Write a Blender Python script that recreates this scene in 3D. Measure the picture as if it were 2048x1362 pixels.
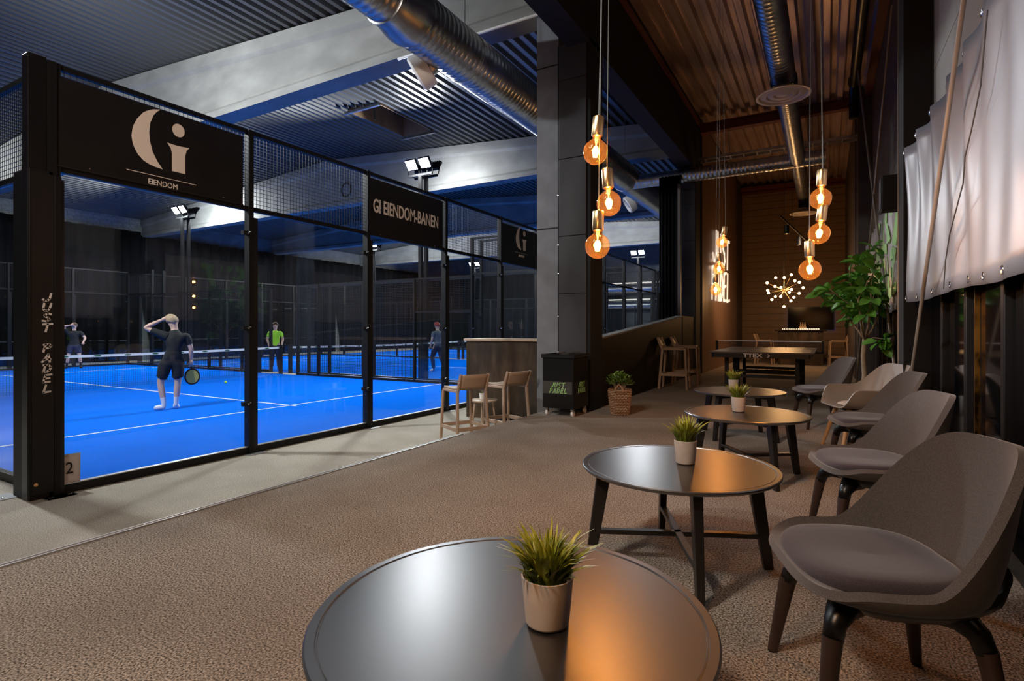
import bpy, bmesh, math, random
from mathutils import Vector, Matrix, Euler, noise

# ------------------------------------------------------------------ reset
for o in list(bpy.data.objects):
    bpy.data.objects.remove(o, do_unlink=True)
S = bpy.context.scene
C = S.collection
R = math.radians
PI = math.pi
random.seed(7)

# ------------------------------------------------------------------ camera
cd = bpy.data.cameras.new('camera'); cam = bpy.data.objects.new('camera', cd); C.objects.link(cam)
cam.location = (0, 0, 1.125); cam.rotation_euler = (R(90), 0, R(29.9))
cd.sensor_width = 36.0; cd.lens = 19.25; cd.shift_y = -0.0112; cd.clip_start = 0.05; cd.clip_end = 200
S.camera = cam

# ------------------------------------------------------------------ world, exposure
w = bpy.data.worlds.new('world'); S.world = w; w.use_nodes = True
w.node_tree.nodes['Background'].inputs[0].default_value = (0.55, 0.62, 0.8, 1)
w.node_tree.nodes['Background'].inputs[1].default_value = 0.01
S.view_settings.view_transform = 'Standard'; S.view_settings.look = 'None'
S.view_settings.exposure = 0.0; S.view_settings.gamma = 1.0; S.view_settings.use_curve_mapping = False
S.cycles.max_bounces = 10; S.cycles.diffuse_bounces = 4; S.cycles.glossy_bounces = 4
S.cycles.transmission_bounces = 8; S.cycles.transparent_max_bounces = 40
S.cycles.use_denoising = True; S.cycles.sample_clamp_indirect = 6.0; S.cycles.sample_clamp_direct = 0.0
S.cycles.caustics_reflective = False; S.cycles.caustics_refractive = False

FLOOD = 260.0      # watts of one floodlight
BULB = 9.0         # watts of one pendant bulb
SPOT = 60.0        # watts of one ceiling spot over the lounge


def light(name, kind, loc, power, color, size=0.1, rot=None, parent=None, spot=None, blend=0.5, spread=None):
    ld = bpy.data.lights.new(name, kind); ld.energy = power; ld.color = color
    if kind == 'AREA':
        ld.shape = 'SQUARE'; ld.size = size
        if spread: ld.spread = spread
    elif kind == 'SPOT':
        ld.shadow_soft_size = size; ld.spot_size = spot; ld.spot_blend = blend
    else:
        ld.shadow_soft_size = size
    o = bpy.data.objects.new(name, ld); C.objects.link(o); o.location = loc
    if rot is not None:
        o.rotation_euler = rot
    if parent:
        o.parent = parent
    return o


def aim(loc, target):
    return (Vector(target) - Vector(loc)).to_track_quat('-Z', 'Y').to_euler()


# spots on the lounge ceiling; one unseen spot is added for the tarpaulin
for nm, loc, tgt, p, ang, col in (
        ('ceiling_spot', (-2.6, -2.6, 5.3), (-2.9, 1.8, 0), SPOT * 15, 80, (1.0, 0.88, 0.76)),
        ('ceiling_spot', (-2.2, -1.0, 5.6), (-1.9, 4.8, 0), SPOT * 9, 50, (1.0, 0.88, 0.76)),
        ('corridor_spot', (-2.9, -3.6, 5.0), (-6.3, 5.0, 2.9), SPOT * 46, 48, (1.0, 0.84, 0.70)),
        ('wall_washer', (-4.0, -1.6, 4.7), (0.66, 3.75, 1.62), SPOT * 52, 16, (0.94, 0.97, 1.0)),  # unseen lamp, added to whiten the grey tarpaulin
        ('track_beam', (-0.45, 15.3, 3.3), (-2.72, 17.3, 2.2), SPOT * 6.0, 64, (1.0, 0.70, 0.45)),
        ('track_beam', (-0.37, 16.04, 2.9), (-0.6, 19.5, 1.1), SPOT * 1.6, 70, (1.0, 0.72, 0.48))):
    light(nm, 'SPOT', loc, p, col, 0.30, aim(loc, tgt), spot=R(ang), blend=1.0)


# unseen warm point light added above the frame to light the front pot
light('warm_fill_glow', 'POINT', (-0.55, 0.10, 1.80), 42, (1.0, 0.50, 0.20), 0.08)

# ------------------------------------------------------------------ materials
def mat(name, col, rough=0.5, metal=0.0, spec=0.5, emit=None, estr=0.0, coat=0.0, sheen=0.0):
    m = bpy.data.materials.new(name); m.use_nodes = True
    b = m.node_tree.nodes['Principled BSDF']
    b.inputs['Base Color'].default_value = (*col, 1); b.inputs['Roughness'].default_value = rough
    b.inputs['Metallic'].default_value = metal; b.inputs['Specular IOR Level'].default_value = spec
    if coat: b.inputs['Coat Weight'].default_value = coat
    if sheen:
        b.inputs['Sheen Weight'].default_value = sheen
    if emit:
        b.inputs['Emission Color'].default_value = (*emit, 1); b.inputs['Emission Strength'].default_value = estr
    return m


def noisy(m, col2, scale=20.0, detail=3.0, stretch=(1, 1, 1), lo=0.35, hi=0.65, bump=0.0, bscale=None, bdist=0.002, rough=None, vcol=None):
    """mix the base colour with col2 through a noise in object space, optional bump and roughness variation"""
    nt = m.node_tree; N = nt.nodes; L = nt.links; b = N['Principled BSDF']
    tc = N.new('ShaderNodeTexCoord'); mp = N.new('ShaderNodeMapping'); mp.inputs['Scale'].default_value = stretch
    L.new(tc.outputs['Object'], mp.inputs['Vector'])
    nz = N.new('ShaderNodeTexNoise'); nz.inputs['Scale'].default_value = scale; nz.inputs['Detail'].default_value = detail
    L.new(mp.outputs[0], nz.inputs['Vector'])
    cr = N.new('ShaderNodeValToRGB'); cr.color_ramp.elements[0].position = lo; cr.color_ramp.elements[1].position = hi
    cr.color_ramp.elements[0].color = b.inputs['Base Color'].default_value
    cr.color_ramp.elements[1].color = (*col2, 1)
    L.new(nz.outputs['Fac'], cr.inputs[0]); L.new(cr.outputs[0], b.inputs['Base Color'])
    if rough:
        mr = N.new('ShaderNodeMapRange'); mr.inputs[3].default_value = rough[0]; mr.inputs[4].default_value = rough[1]
        L.new(nz.outputs['Fac'], mr.inputs[0]); L.new(mr.outputs[0], b.inputs['Roughness'])
    if bump:
        bz = nz
        if bscale:
            bz = N.new('ShaderNodeTexNoise'); bz.inputs['Scale'].default_value = bscale; bz.inputs['Detail'].default_value = 2
            L.new(mp.outputs[0], bz.inputs['Vector'])
        bp = N.new('ShaderNodeBump'); bp.inputs['Strength'].default_value = bump; bp.inputs['Distance'].default_value = bdist
        L.new(bz.outputs['Fac'], bp.inputs['Height']); L.new(bp.outputs[0], b.inputs['Normal'])
    return m


def layered_noise(m, col3, scale, amount, stretch=(1, 1, 1)):
    """a second, larger noise on top of the existing base colour (wear, tonal patches)"""
    nt = m.node_tree; N = nt.nodes; L = nt.links; b = N['Principled BSDF']
    src = b.inputs['Base Color'].links[0].from_socket
    tc = N.new('ShaderNodeTexCoord'); mp = N.new('ShaderNodeMapping'); mp.inputs['Scale'].default_value = stretch
    L.new(tc.outputs['Object'], mp.inputs['Vector'])
    nz = N.new('ShaderNodeTexNoise'); nz.inputs['Scale'].default_value = scale; nz.inputs['Detail'].default_value = 3
    L.new(mp.outputs[0], nz.inputs['Vector'])
    mr = N.new('ShaderNodeMapRange'); mr.inputs[1].default_value = 0.4; mr.inputs[2].default_value = 0.65; mr.inputs[4].default_value = amount
    L.new(nz.outputs['Fac'], mr.inputs[0])
    mx = N.new('ShaderNodeMix'); mx.data_type = 'RGBA'
    L.new(mr.outputs[0], mx.inputs[0]); L.new(src, mx.inputs[6]); mx.inputs[7].default_value = (*col3, 1)
    L.new(mx.outputs[2], b.inputs['Base Color'])
    return m


def glass(name, tint, rough=0.02, refl=0.9, ior=1.5):
    """thin clear sheet: straight-through transparency with a Fresnel reflection"""
    m = bpy.data.materials.new(name); m.use_nodes = True; nt = m.node_tree; N = nt.nodes; L = nt.links
    N.clear()
    out = N.new('ShaderNodeOutputMaterial'); mx = N.new('ShaderNodeMixShader')
    tr = N.new('ShaderNodeBsdfTransparent'); tr.inputs[0].default_value = (*tint, 1)
    gl = N.new('ShaderNodeBsdfGlossy'); gl.inputs['Roughness'].default_value = rough; gl.inputs[0].default_value = (refl, refl, refl, 1)
    # Schlick reflectance of a thin sheet, the same from both sides
    lw = N.new('ShaderNodeLayerWeight'); lw.inputs['Blend'].default_value = 0.5
    pw = N.new('ShaderNodeMath'); pw.operation = 'POWER'; pw.inputs[1].default_value = 5.0
    ml = N.new('ShaderNodeMath'); ml.operation = 'MULTIPLY_ADD'; ml.use_clamp = True
    f0 = ((ior - 1) / (ior + 1)) ** 2; ml.inputs[1].default_value = 1 - f0; ml.inputs[2].default_value = f0
    L.new(lw.outputs['Facing'], pw.inputs[0]); L.new(pw.outputs[0], ml.inputs[0]); L.new(ml.outputs[0], mx.inputs[0]); L.new(tr.outputs[0], mx.inputs[1]); L.new(gl.outputs[0], mx.inputs[2])
    L.new(mx.outputs[0], out.inputs[0])
    return m


def wood(name, c1, c2, scale=6.0, stretch=(1, 1, 0.08), rough=0.45):
    return noisy(mat(name, c1, rough), c2, scale, 5, stretch, 0.3, 0.7, bump=0.15, bdist=0.001)


M = {}
M['carpet'] = layered_noise(noisy(mat('carpet', (0.055, 0.045, 0.037), 0.95, spec=0.1), (0.74, 0.645, 0.55), 130, 4.0, (1, 1, 1), 0.36, 0.68, bump=0.8, bdist=0.008), (0.17, 0.138, 0.115), 1.3, 0.35)
M['carpet_hall'] = layered_noise(noisy(mat('carpet_hall', (0.26, 0.232, 0.19), 0.95, spec=0.1), (0.88, 0.80, 0.67), 130, 4.0, (1, 1, 1), 0.34, 0.68, bump=0.6, bdist=0.006), (0.34, 0.29, 0.235), 1.1, 0.45)
M['turf'] = layered_noise(noisy(mat('turf', (0.0005, 0.125, 0.78), 0.95, spec=0.0), (0.001, 0.19, 0.92), 160, 3, (1, 1, 1), 0.3, 0.7, bump=0.5, bdist=0.008), (0.008, 0.15, 0.74), 0.5, 0.5, (1, 0.25, 1))
M['line'] = mat('white_line', (0.85, 0.87, 0.88), 0.8)
M['black'] = mat('black_powder_coat', (0.0045, 0.0045, 0.005), 0.5, spec=0.3)
M['black_satin'] = mat('black_satin', (0.006, 0.0055, 0.0055), 0.33, spec=0.4)
M['black_matte'] = mat('black_matte', (0.010, 0.010, 0.011), 0.75, spec=0.3)
M['black_clad'] = noisy(mat('black_cladding', (0.040, 0.041, 0.044), 0.26, spec=0.7), (0.060, 0.062, 0.066), 2.0, 2, (1, 1, 0.4), bump=0.15, bdist=0.03, rough=(0.26, 0.40))
M['steel'] = mat('chrome_steel', (0.72, 0.72, 0.72), 0.22, 1.0)
M['alu'] = mat('aluminium', (0.60, 0.60, 0.60), 0.42, 1.0)
M['galv'] = noisy(mat('galvanised_duct', (0.42, 0.43, 0.45), 0.32, 1.0), (0.56, 0.57, 0.60), 6, 3, (1, 1, 1), rough=(0.24, 0.38))
M['wire'] = mat('black_wire', (0.03, 0.03, 0.033), 0.4, 0.6)
M['concrete'] = layered_noise(noisy(mat('concrete', (0.25, 0.25, 0.235), 0.85, spec=0.2), (0.33, 0.33, 0.31), 3.0, 6, (0.4, 1, 1), bump=0.15, bscale=60, bdist=0.004), (0.20, 0.20, 0.188), 0.9, 0.6)
M['concrete_dark'] = layered_noise(noisy(mat('painted_concrete', (0.18, 0.19, 0.21), 0.7), (0.22, 0.235, 0.255), 5, 4, bump=0.15, bscale=50, bdist=0.003), (0.14, 0.145, 0.155), 2.0, 0.6)
M['block'] = noisy(mat('concrete_block', (0.24, 0.255, 0.25), 0.9, spec=0.2), (0.33, 0.345, 0.34), 9, 4, bump=0.3, bscale=70, bdist=0.004)
M['mortar'] = mat('mortar', (0.22, 0.23, 0.23), 0.95)
M['deck'] = mat('roof_deck', (0.095, 0.097, 0.095), 0.42, 0.2)
M['deck_lounge'] = noisy(mat('roof_deck_lounge', (0.62, 0.44, 0.36), 0.36, 0.5), (0.40, 0.28, 0.24), 1.4, 3, (6, 0.5, 1), rough=(0.28, 0.46))
M['red_steel'] = mat('red_oxide_steel', (0.14, 0.022, 0.014), 0.5)
M['sandwich'] = noisy(mat('sandwich_panel', (0.30, 0.30, 0.27), 0.5), (0.34, 0.34, 0.31), 4, 2)
M['panel_olive'] = noisy(mat('olive_panel', (0.19, 0.105, 0.042), 0.5), (0.22, 0.125, 0.052), 3, 2)
M['panel_dark'] = noisy(mat('dark_panel', (0.055, 0.040, 0.032), 0.5), (0.075, 0.055, 0.045), 3, 2)
M['wood_wall'] = wood('brown_wood_board', (0.13, 0.070, 0.042), (0.21, 0.12, 0.075), 14, (1, 1, 0.05), 0.42)
M['dark_wood'] = wood('dark_stained_board',  (0.010, 0.0065, 0.005), (0.017, 0.011, 0.008), 9, (1, 1, 0.06), 0.5)
M['dark_wood'].node_tree.nodes['Principled BSDF'].inputs['Specular IOR Level'].default_value = 0.15
M['counter'] = layered_noise(noisy(mat('stained_plywood', (0.040, 0.026, 0.016), 0.55, spec=0.2), (0.095, 0.062, 0.036), 4, 4, (2, 2, 0.5), bump=0.1), (0.030, 0.023, 0.018), 1.6, 0.75)
M['oak'] = wood('light_oak', (0.45, 0.31, 0.20), (0.56, 0.40, 0.27), 10, (1, 1, 0.08), 0.45)
M['stool'] = mat('sand_plastic', (0.40, 0.275, 0.185), 0.5)
M['walnut'] = wood('walnut_leg', (0.026, 0.013, 0.009), (0.048, 0.026, 0.018), 16, (1, 1, 0.1), 0.4)
M['beech'] = wood('beech_leg', (0.50, 0.26, 0.10), (0.58, 0.33, 0.15), 16, (1, 1, 0.1), 0.4)
M['fabric'] = noisy(mat('grey_felt', (0.075, 0.066, 0.064), 0.95, spec=0.15, sheen=0.3), (0.132, 0.12, 0.116), 420, 2, bump=0.35, bdist=0.002)
M['cushion'] = noisy(mat('plum_grey_felt', (0.052, 0.043, 0.052), 0.95, spec=0.15, sheen=0.3), (0.078, 0.066, 0.077), 420, 2, bump=0.25, bdist=0.002)
M['taupe'] = mat('taupe_plastic', (0.30, 0.255, 0.215), 0.45)
M['table'] = mat('black_lacquer', (0.006, 0.0048, 0.0042), 0.33, spec=1.0)
M['table'].node_tree.nodes['Principled BSDF'].inputs['IOR'].default_value = 2.1
M['table_leg'] = mat('black_lacquered_leg', (0.014, 0.012, 0.011), 0.35)
M['pot'] = noisy(mat('clay_pot', (0.56, 0.47, 0.41), 0.8, spec=0.3), (0.64, 0.55, 0.48), 14, 4, bump=0.1, bscale=160, bdist=0.001)
M['soil'] = mat('soil', (0.03, 0.022, 0.015), 0.95)
def grad_leaf(name, c1, c2, scale):
    m = noisy(mat(name, c1, 0.42, spec=0.5), c2, scale, 2, (1, 1, 1), 0.3, 0.7)
    m.node_tree.nodes['Principled BSDF'].inputs['Subsurface Weight'].default_value = 0.0
    return m
M['grass'] = grad_leaf('grass_blade', (0.22, 0.28, 0.02), (0.62, 0.60, 0.09), 40)
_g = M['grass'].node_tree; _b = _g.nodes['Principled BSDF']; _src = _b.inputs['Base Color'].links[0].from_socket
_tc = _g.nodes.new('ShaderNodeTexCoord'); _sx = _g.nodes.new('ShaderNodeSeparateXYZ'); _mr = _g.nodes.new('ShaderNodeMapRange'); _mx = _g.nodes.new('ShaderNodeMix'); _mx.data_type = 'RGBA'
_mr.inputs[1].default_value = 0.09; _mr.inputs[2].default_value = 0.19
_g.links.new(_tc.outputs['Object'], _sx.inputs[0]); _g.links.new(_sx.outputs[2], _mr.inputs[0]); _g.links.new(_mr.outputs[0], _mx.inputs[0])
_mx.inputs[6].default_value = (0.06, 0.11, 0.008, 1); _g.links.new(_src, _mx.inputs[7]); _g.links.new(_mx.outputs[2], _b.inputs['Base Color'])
M['leaf'] = grad_leaf('ficus_leaf', (0.06, 0.22, 0.025), (0.15, 0.42, 0.06), 14)
M['shrub'] = grad_leaf('shrub_leaf', (0.06, 0.13, 0.02), (0.22, 0.36, 0.07), 30)
M['bark'] = noisy(mat('bark', (0.30, 0.23, 0.14), 0.85), (0.42, 0.33, 0.22), 20, 4, (1, 1, 0.5), bump=0.4)
M['wicker'] = noisy(mat('wicker', (0.34, 0.19, 0.105), 0.6), (0.50, 0.31, 0.19), 40, 3, bump=0.2)
M['tarp'] = noisy(mat('grey_tarpaulin', (0.28, 0.30, 0.335), 0.33, spec=0.6), (0.33, 0.35, 0.39), 2.2, 2)
M['banner'] = noisy(mat('brown_banner', (0.34, 0.29, 0.265), 0.40), (0.40, 0.35, 0.32), 2.2, 2)
M['green_print'] = mat('green_print', (0.40, 0.75, 0.24), 0.5)
M['cream'] = mat('cream_print', (0.80, 0.70, 0.62), 0.6)
M['white_print'] = mat('white_print', (0.78, 0.72, 0.68), 0.6)
M['board'] = noisy(mat('black_sign_board', (0.006, 0.005, 0.0048), 0.5, spec=0.35), (0.0085, 0.007, 0.0065), 4, 2)
M['paper'] = mat('paper', (0.62, 0.56, 0.52), 0.8)
M['glass'] = glass('court_glass', (0.955, 0.975, 0.97), 0.01)
M['amber'] = glass('amber_bulb_glass', (1.0, 0.82, 0.54), 0.03, 1.0, 1.45)
_nt = M['amber'].node_tree; _o = [n for n in _nt.nodes if n.type == 'OUTPUT_MATERIAL'][0]; _s = _o.inputs[0].links[0].from_socket
_t = _nt.nodes.new('ShaderNodeBsdfTranslucent'); _t.inputs[0].default_value = (1.0, 0.58, 0.24, 1)
_m = _nt.nodes.new('ShaderNodeMixShader'); _m.inputs[0].default_value = 0.016
_nt.links.new(_s, _m.inputs[1]); _nt.links.new(_t.outputs[0], _m.inputs[2]); _nt.links.new(_m.outputs[0], _o.inputs[0])
M['dark_glass'] = mat('dark_window_glass', (0.004, 0.004, 0.005), 0.06, spec=0.8)
M['brass'] = mat('brass_socket', (0.78, 0.52, 0.26), 0.28, 1.0)
M['filament'] = mat('glowing_filament', (1, 0.7, 0.4), 0.5, emit=(1.0, 0.62, 0.24), estr=55)
M['lens'] = mat('floodlight_lens', (1, 1, 1), 0.5, emit=(0.93, 0.97, 1.0), estr=38)
M['lens_off'] = mat('dark_lens', (0.03, 0.03, 0.035), 0.2)
M['neon'] = mat('glowing_letter', (1, 0.9, 0.8), 0.5, emit=(1.0, 0.84, 0.68), estr=0.62)
M['tiny_bulb'] = mat('small_glowing_bulb', (1, 0.8, 0.5), 0.5, emit=(1.0, 0.60, 0.25), estr=16)
M['fairy'] = mat('string_light', (1, 0.8, 0.5), 0.5, emit=(1.0, 0.66, 0.32), estr=5)
M['tube_light'] = mat('fluorescent_tube', (1, 1, 1), 0.5, emit=(1.0, 0.88, 0.70), estr=0.8)
M['curtain'] = noisy(mat('black_drape', (0.0025, 0.003, 0.0042), 0.8, spec=0.15), (0.004, 0.0045, 0.006), 3, 2, (1, 1, 0.2))
M['white_plastic'] = mat('white_nozzle', (0.88, 0.87, 0.85), 0.45)
M['vent_white'] = mat('cream_diffuser', (0.50, 0.42, 0.36), 0.45)
M['pole'] = mat('raw_pole', (0.25, 0.215, 0.175), 0.4)
M['cable'] = mat('cord', (0.05, 0.045, 0.04), 0.6)
M['cord_light'] = mat('clear_cord', (0.16, 0.17, 0.16), 0.5)
M['skin'] = mat('skin', (0.62, 0.40, 0.31), 0.55)
M['hair'] = mat('brown_hair', (0.10, 0.06, 0.035), 0.7)
M['blond'] = mat('fair_hair', (0.42, 0.30, 0.19), 0.7)
M['shirt_black'] = mat('black_shirt', (0.008, 0.0085, 0.0095), 0.8)
M['shorts_black'] = mat('black_shorts', (0.008, 0.008, 0.010), 0.8)
M['grey_cloth'] = mat('grey_cloth', (0.10, 0.12, 0.15), 0.8)
M['white_cloth'] = mat('white_cloth', (0.78, 0.78, 0.78), 0.8)
M['green_cloth'] = mat('lime_shirt', (0.38, 0.82, 0.03), 0.7)
M['navy'] = mat('navy_cloth', (0.012, 0.016, 0.05), 0.8)
M['red_cloth'] = mat('red_cap', (0.30, 0.03, 0.03), 0.7)
M['ball'] = mat('tennis_ball', (0.50, 0.75, 0.05), 0.8)
M['racket'] = mat('yellow_racket_face', (0.55, 0.50, 0.12), 0.5)
M['tape'] = mat('net_tape', (0.74, 0.76, 0.74), 0.7)
M['tape_logo'] = mat('dark_green_print', (0.02, 0.11, 0.05), 0.7)
M['netcord'] = mat('net_cord', (0.008, 0.012, 0.03), 0.8)
M['tv'] = mat('tv_screen', (0.003, 0.003, 0.005), 0.12, spec=0.08)
M['tt_top'] = mat('table_tennis_top', (0.060, 0.042, 0.034), 0.36)
M['hatch_wood'] = wood('hatch_plywood', (0.24, 0.15, 0.08), (0.32, 0.21, 0.12), 5, (1, 1, 0.3), 0.7)
M['led_blue'] = mat('blue_led', (0.1, 0.2, 1), 0.5, emit=(0.10, 0.18, 1.0), estr=2.0)
M['gold'] = noisy(mat('gold_reflection', (0.30, 0.13, 0.02), 0.25, 0.8), (0.02, 0.01, 0.003), 9, 4, (1, 1, 0.6), 0.45, 0.6)  # golden reflection of the dark glass, put into a mottled colour
M['hall_wall'] = noisy(mat('grey_hall_wall', (0.075, 0.08, 0.085), 0.8), (0.10, 0.105, 0.11), 2, 3)


# ------------------------------------------------------------------ mesh builder
class MB:
    def __init__(s):
        s.v = []; s.f = []; s.mi = []; s.cur = 0

    def box(s, x0, x1, y0, y1, z0, z1):
        b = len(s.v)
        s.v += [(x0, y0, z0), (x1, y0, z0), (x1, y1, z0), (x0, y1, z0), (x0, y0, z1), (x1, y0, z1), (x1, y1, z1), (x0, y1, z1)]
        for q in ((0, 3, 2, 1), (4, 5, 6, 7), (0, 1, 5, 4), (1, 2, 6, 5), (2, 3, 7, 6), (3, 0, 4, 7)):
            s.f.append([b + i for i in q]); s.mi.append(s.cur)
        return s

    def cbox(s, c, d):
        return s.box(c[0] - d[0] / 2, c[0] + d[0] / 2, c[1] - d[1] / 2, c[1] + d[1] / 2, c[2] - d[2] / 2, c[2] + d[2] / 2)

    def bar(s, p, q, w, h=None, w2=None, h2=None, up=(0, 0, 1)):
        """rectangular bar from p to q, width w (sideways) and height h (towards up), optional taper"""
        h = w if h is None else h; w2 = w if w2 is None else w2; h2 = h if h2 is None else h2
        p = Vector(p); q = Vector(q); t = (q - p).normalized(); u = Vector(up)
        if abs(t.dot(u)) > 0.97: u = Vector((1, 0, 0)) if abs(t.x) < 0.9 else Vector((0, 1, 0))
        sx = t.cross(u).normalized(); sy = sx.cross(t).normalized()
        b = len(s.v)
        for (c, ww, hh) in ((p, w, h), (q, w2, h2)):
            for (i, j) in ((-1, -1), (1, -1), (1, 1), (-1, 1)):
                s.v.append(tuple(c + sx * i * ww / 2 + sy * j * hh / 2))
        for qd in ((0, 3, 2, 1), (4, 5, 6, 7), (0, 1, 5, 4), (1, 2, 6, 5), (2, 3, 7, 6), (3, 0, 4, 7)):
            s.f.append([b + i for i in qd]); s.mi.append(s.cur)
        return s

    def tube(s, pts, r, n=8, cap=True):
        """round tube along pts; r a number or a list"""
        P = [Vector(p) for p in pts]; rr = r if isinstance(r, (list, tuple)) else [r] * len(P)
        b = len(s.v); prev = None
        for i, p in enumerate(P):
            t = (P[min(i + 1, len(P) - 1)] - P[max(i - 1, 0)]).normalized()
            if prev is None:
                u = Vector((0, 0, 1)) if abs(t.z) < 0.9 else Vector((1, 0, 0))
                a = t.cross(u).normalized()
            else:
                a = (prev - t * prev.dot(t)).normalized()
            prev = a; c = t.cross(a)
            for k in range(n):
                an = 2 * PI * k / n
                s.v.append(tuple(p + (a * math.cos(an) + c * math.sin(an)) * rr[i]))
        for i in range(len(P) - 1):
            for k in range(n):
                k2 = (k + 1) % n
                s.f.append([b + i * n + k, b + i * n + k2, b + (i + 1) * n + k2, b + (i + 1) * n + k]); s.mi.append(s.cur)
        if cap:
            s.f.append([b + k for k in range(n)][::-1]); s.mi.append(s.cur)
            e = b + (len(P) - 1) * n
            s.f.append([e + k for k in range(n)]); s.mi.append(s.cur)
        return s

    def lathe(s, prof, n=32, c=(0, 0, 0), axis=None):
        """revolve (r, z) pairs about z through c; axis: rotate the result by this quaternion"""
        b = len(s.v); c = Vector(c)
        for (r, z) in prof:
            for k in range(n):
                an = 2 * PI * k / n
                p = Vector((r * math.cos(an), r * math.sin(an), z))
                if axis is not None: p = axis @ p
                s.v.append(tuple(c + p))
        for i in range(len(prof) - 1):
            for k in range(n):
                k2 = (k + 1) % n
                s.f.append([b + i * n + k, b + i * n + k2, b + (i + 1) * n + k2, b + (i + 1) * n + k]); s.mi.append(s.cur)
        if prof[0][0] > 1e-6:
            s.f.append([b + k for k in range(n)][::-1]); s.mi.append(s.cur)
        if prof[-1][0] > 1e-6:
            e = b + (len(prof) - 1) * n
            s.f.append([e + k for k in range(n)]); s.mi.append(s.cur)
        return s

    def ball(s, c, r, n=12, sc=(1, 1, 1)):
        b = len(s.v); m = max(4, n // 2)
        for i in range(m + 1):
            th = PI * i / m
            for k in range(n):
                an = 2 * PI * k / n
                s.v.append((c[0] + r * sc[0] * math.sin(th) * math.cos(an), c[1] + r * sc[1] * math.sin(th) * math.sin(an), c[2] - r * sc[2] * math.cos(th)))
        for i in range(m):
            for k in range(n):
                k2 = (k + 1) % n
                s.f.append([b + i * n + k, b + i * n + k2, b + (i + 1) * n + k2, b + (i + 1) * n + k]); s.mi.append(s.cur)
        return s

    def poly(s, pts, ext):
        """flat polygon extruded by the vector ext (both ends capped)"""
        b = len(s.v); n = len(pts); e = Vector(ext)
        s.v += [tuple(p) for p in pts] + [tuple(Vector(p) + e) for p in pts]
        s.f.append([b + i for i in range(n)][::-1]); s.mi.append(s.cur)
        s.f.append([b + n + i for i in range(n)]); s.mi.append(s.cur)
        for i in range(n):
            j = (i + 1) % n
            s.f.append([b + i, b + j, b + n + j, b + n + i]); s.mi.append(s.cur)
        return s

    def grid(s, fn, nu, nv, close_u=False):
        b = len(s.v)
        for j in range(nv):
            for i in range(nu):
                s.v.append(tuple(fn(i / (nu if close_u else nu - 1), j / (nv - 1))))
        for j in range(nv - 1):
            for i in range(nu if close_u else nu - 1):
                i2 = (i + 1) % nu
                s.f.append([b + j * nu + i, b + j * nu + i2, b + (j + 1) * nu + i2, b + (j + 1) * nu + i]); s.mi.append(s.cur)
        return s

    def mesh(s, name, mats, smooth=False, sharp=40, fix=True):
        me = bpy.data.meshes.new(name)
        me.from_pydata([tuple(v) for v in s.v], [], s.f)
        for m in (mats if isinstance(mats, (list, tuple)) else [mats]):
            me.materials.append(m)
        if any(s.mi):
            me.polygons.foreach_set('material_index', s.mi)
        if fix and len(s.f) < 60000:
            bm = bmesh.new(); bm.from_mesh(me); bmesh.ops.recalc_face_normals(bm, faces=bm.faces); bm.to_mesh(me); bm.free()
        if smooth:
            me.shade_smooth()
            if sharp < 179:
                me.set_sharp_from_angle(angle=R(sharp))
        me.update()
        return me

    def build(s, name, mats, parent=None, smooth=False, sharp=40, loc=(0, 0, 0), rot=None, bevel=0, solid=0, sub=0, fix=True):
        o = bpy.data.objects.new(name, s.mesh(name, mats, smooth, sharp, fix)); C.objects.link(o)
        o.location = loc
        if rot: o.rotation_euler = rot
        if parent: o.parent = parent
        if solid:
            md = o.modifiers.new('solid', 'SOLIDIFY'); md.thickness = solid; md.offset = -1
        if bevel:
            md = o.modifiers.new('bevel', 'BEVEL'); md.width = bevel; md.segments = 2; md.limit_method = 'ANGLE'; md.angle_limit = R(35)
        if sub:
            md = o.modifiers.new('subdivide', 'SUBSURF'); md.levels = sub; md.render_levels = sub
        return o


def thing(name, label, cat, loc=(0, 0, 0), rz=0, group=None):
    o = bpy.data.objects.new(name, None); C.objects.link(o); o.empty_display_size = 0.1
    o.location = loc; o.rotation_euler = (0, 0, rz); o['label'] = label; o['category'] = cat
    if group: o['group'] = group
    return o


def tag(o, label, cat, group=None):
    o['label'] = label; o['category'] = cat
    if group: o['group'] = group
    return o


def struct(o, label=None):
    o['kind'] = 'structure'
    if label: o['label'] = label
    return o


def stuff(o):
    o['kind'] = 'stuff'; return o


def copy_tree(o, parent=None):
    c = o.copy(); C.objects.link(c)
    if parent is not None: c.parent = parent
    for ch in list(o.children): copy_tree(ch, c)
    return c


def dup(root, loc, rz, label=None, group=None):
    c = copy_tree(root); c.location = loc; c.rotation_euler = (0, 0, rz)
    if label: c['label'] = label
    if group: c['group'] = group
    return c


def inst(o, loc, parent, rot=None):
    c = o.copy(); C.objects.link(c); c.parent = parent; c.location = loc
    if rot: c.rotation_euler = rot
    return c


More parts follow.
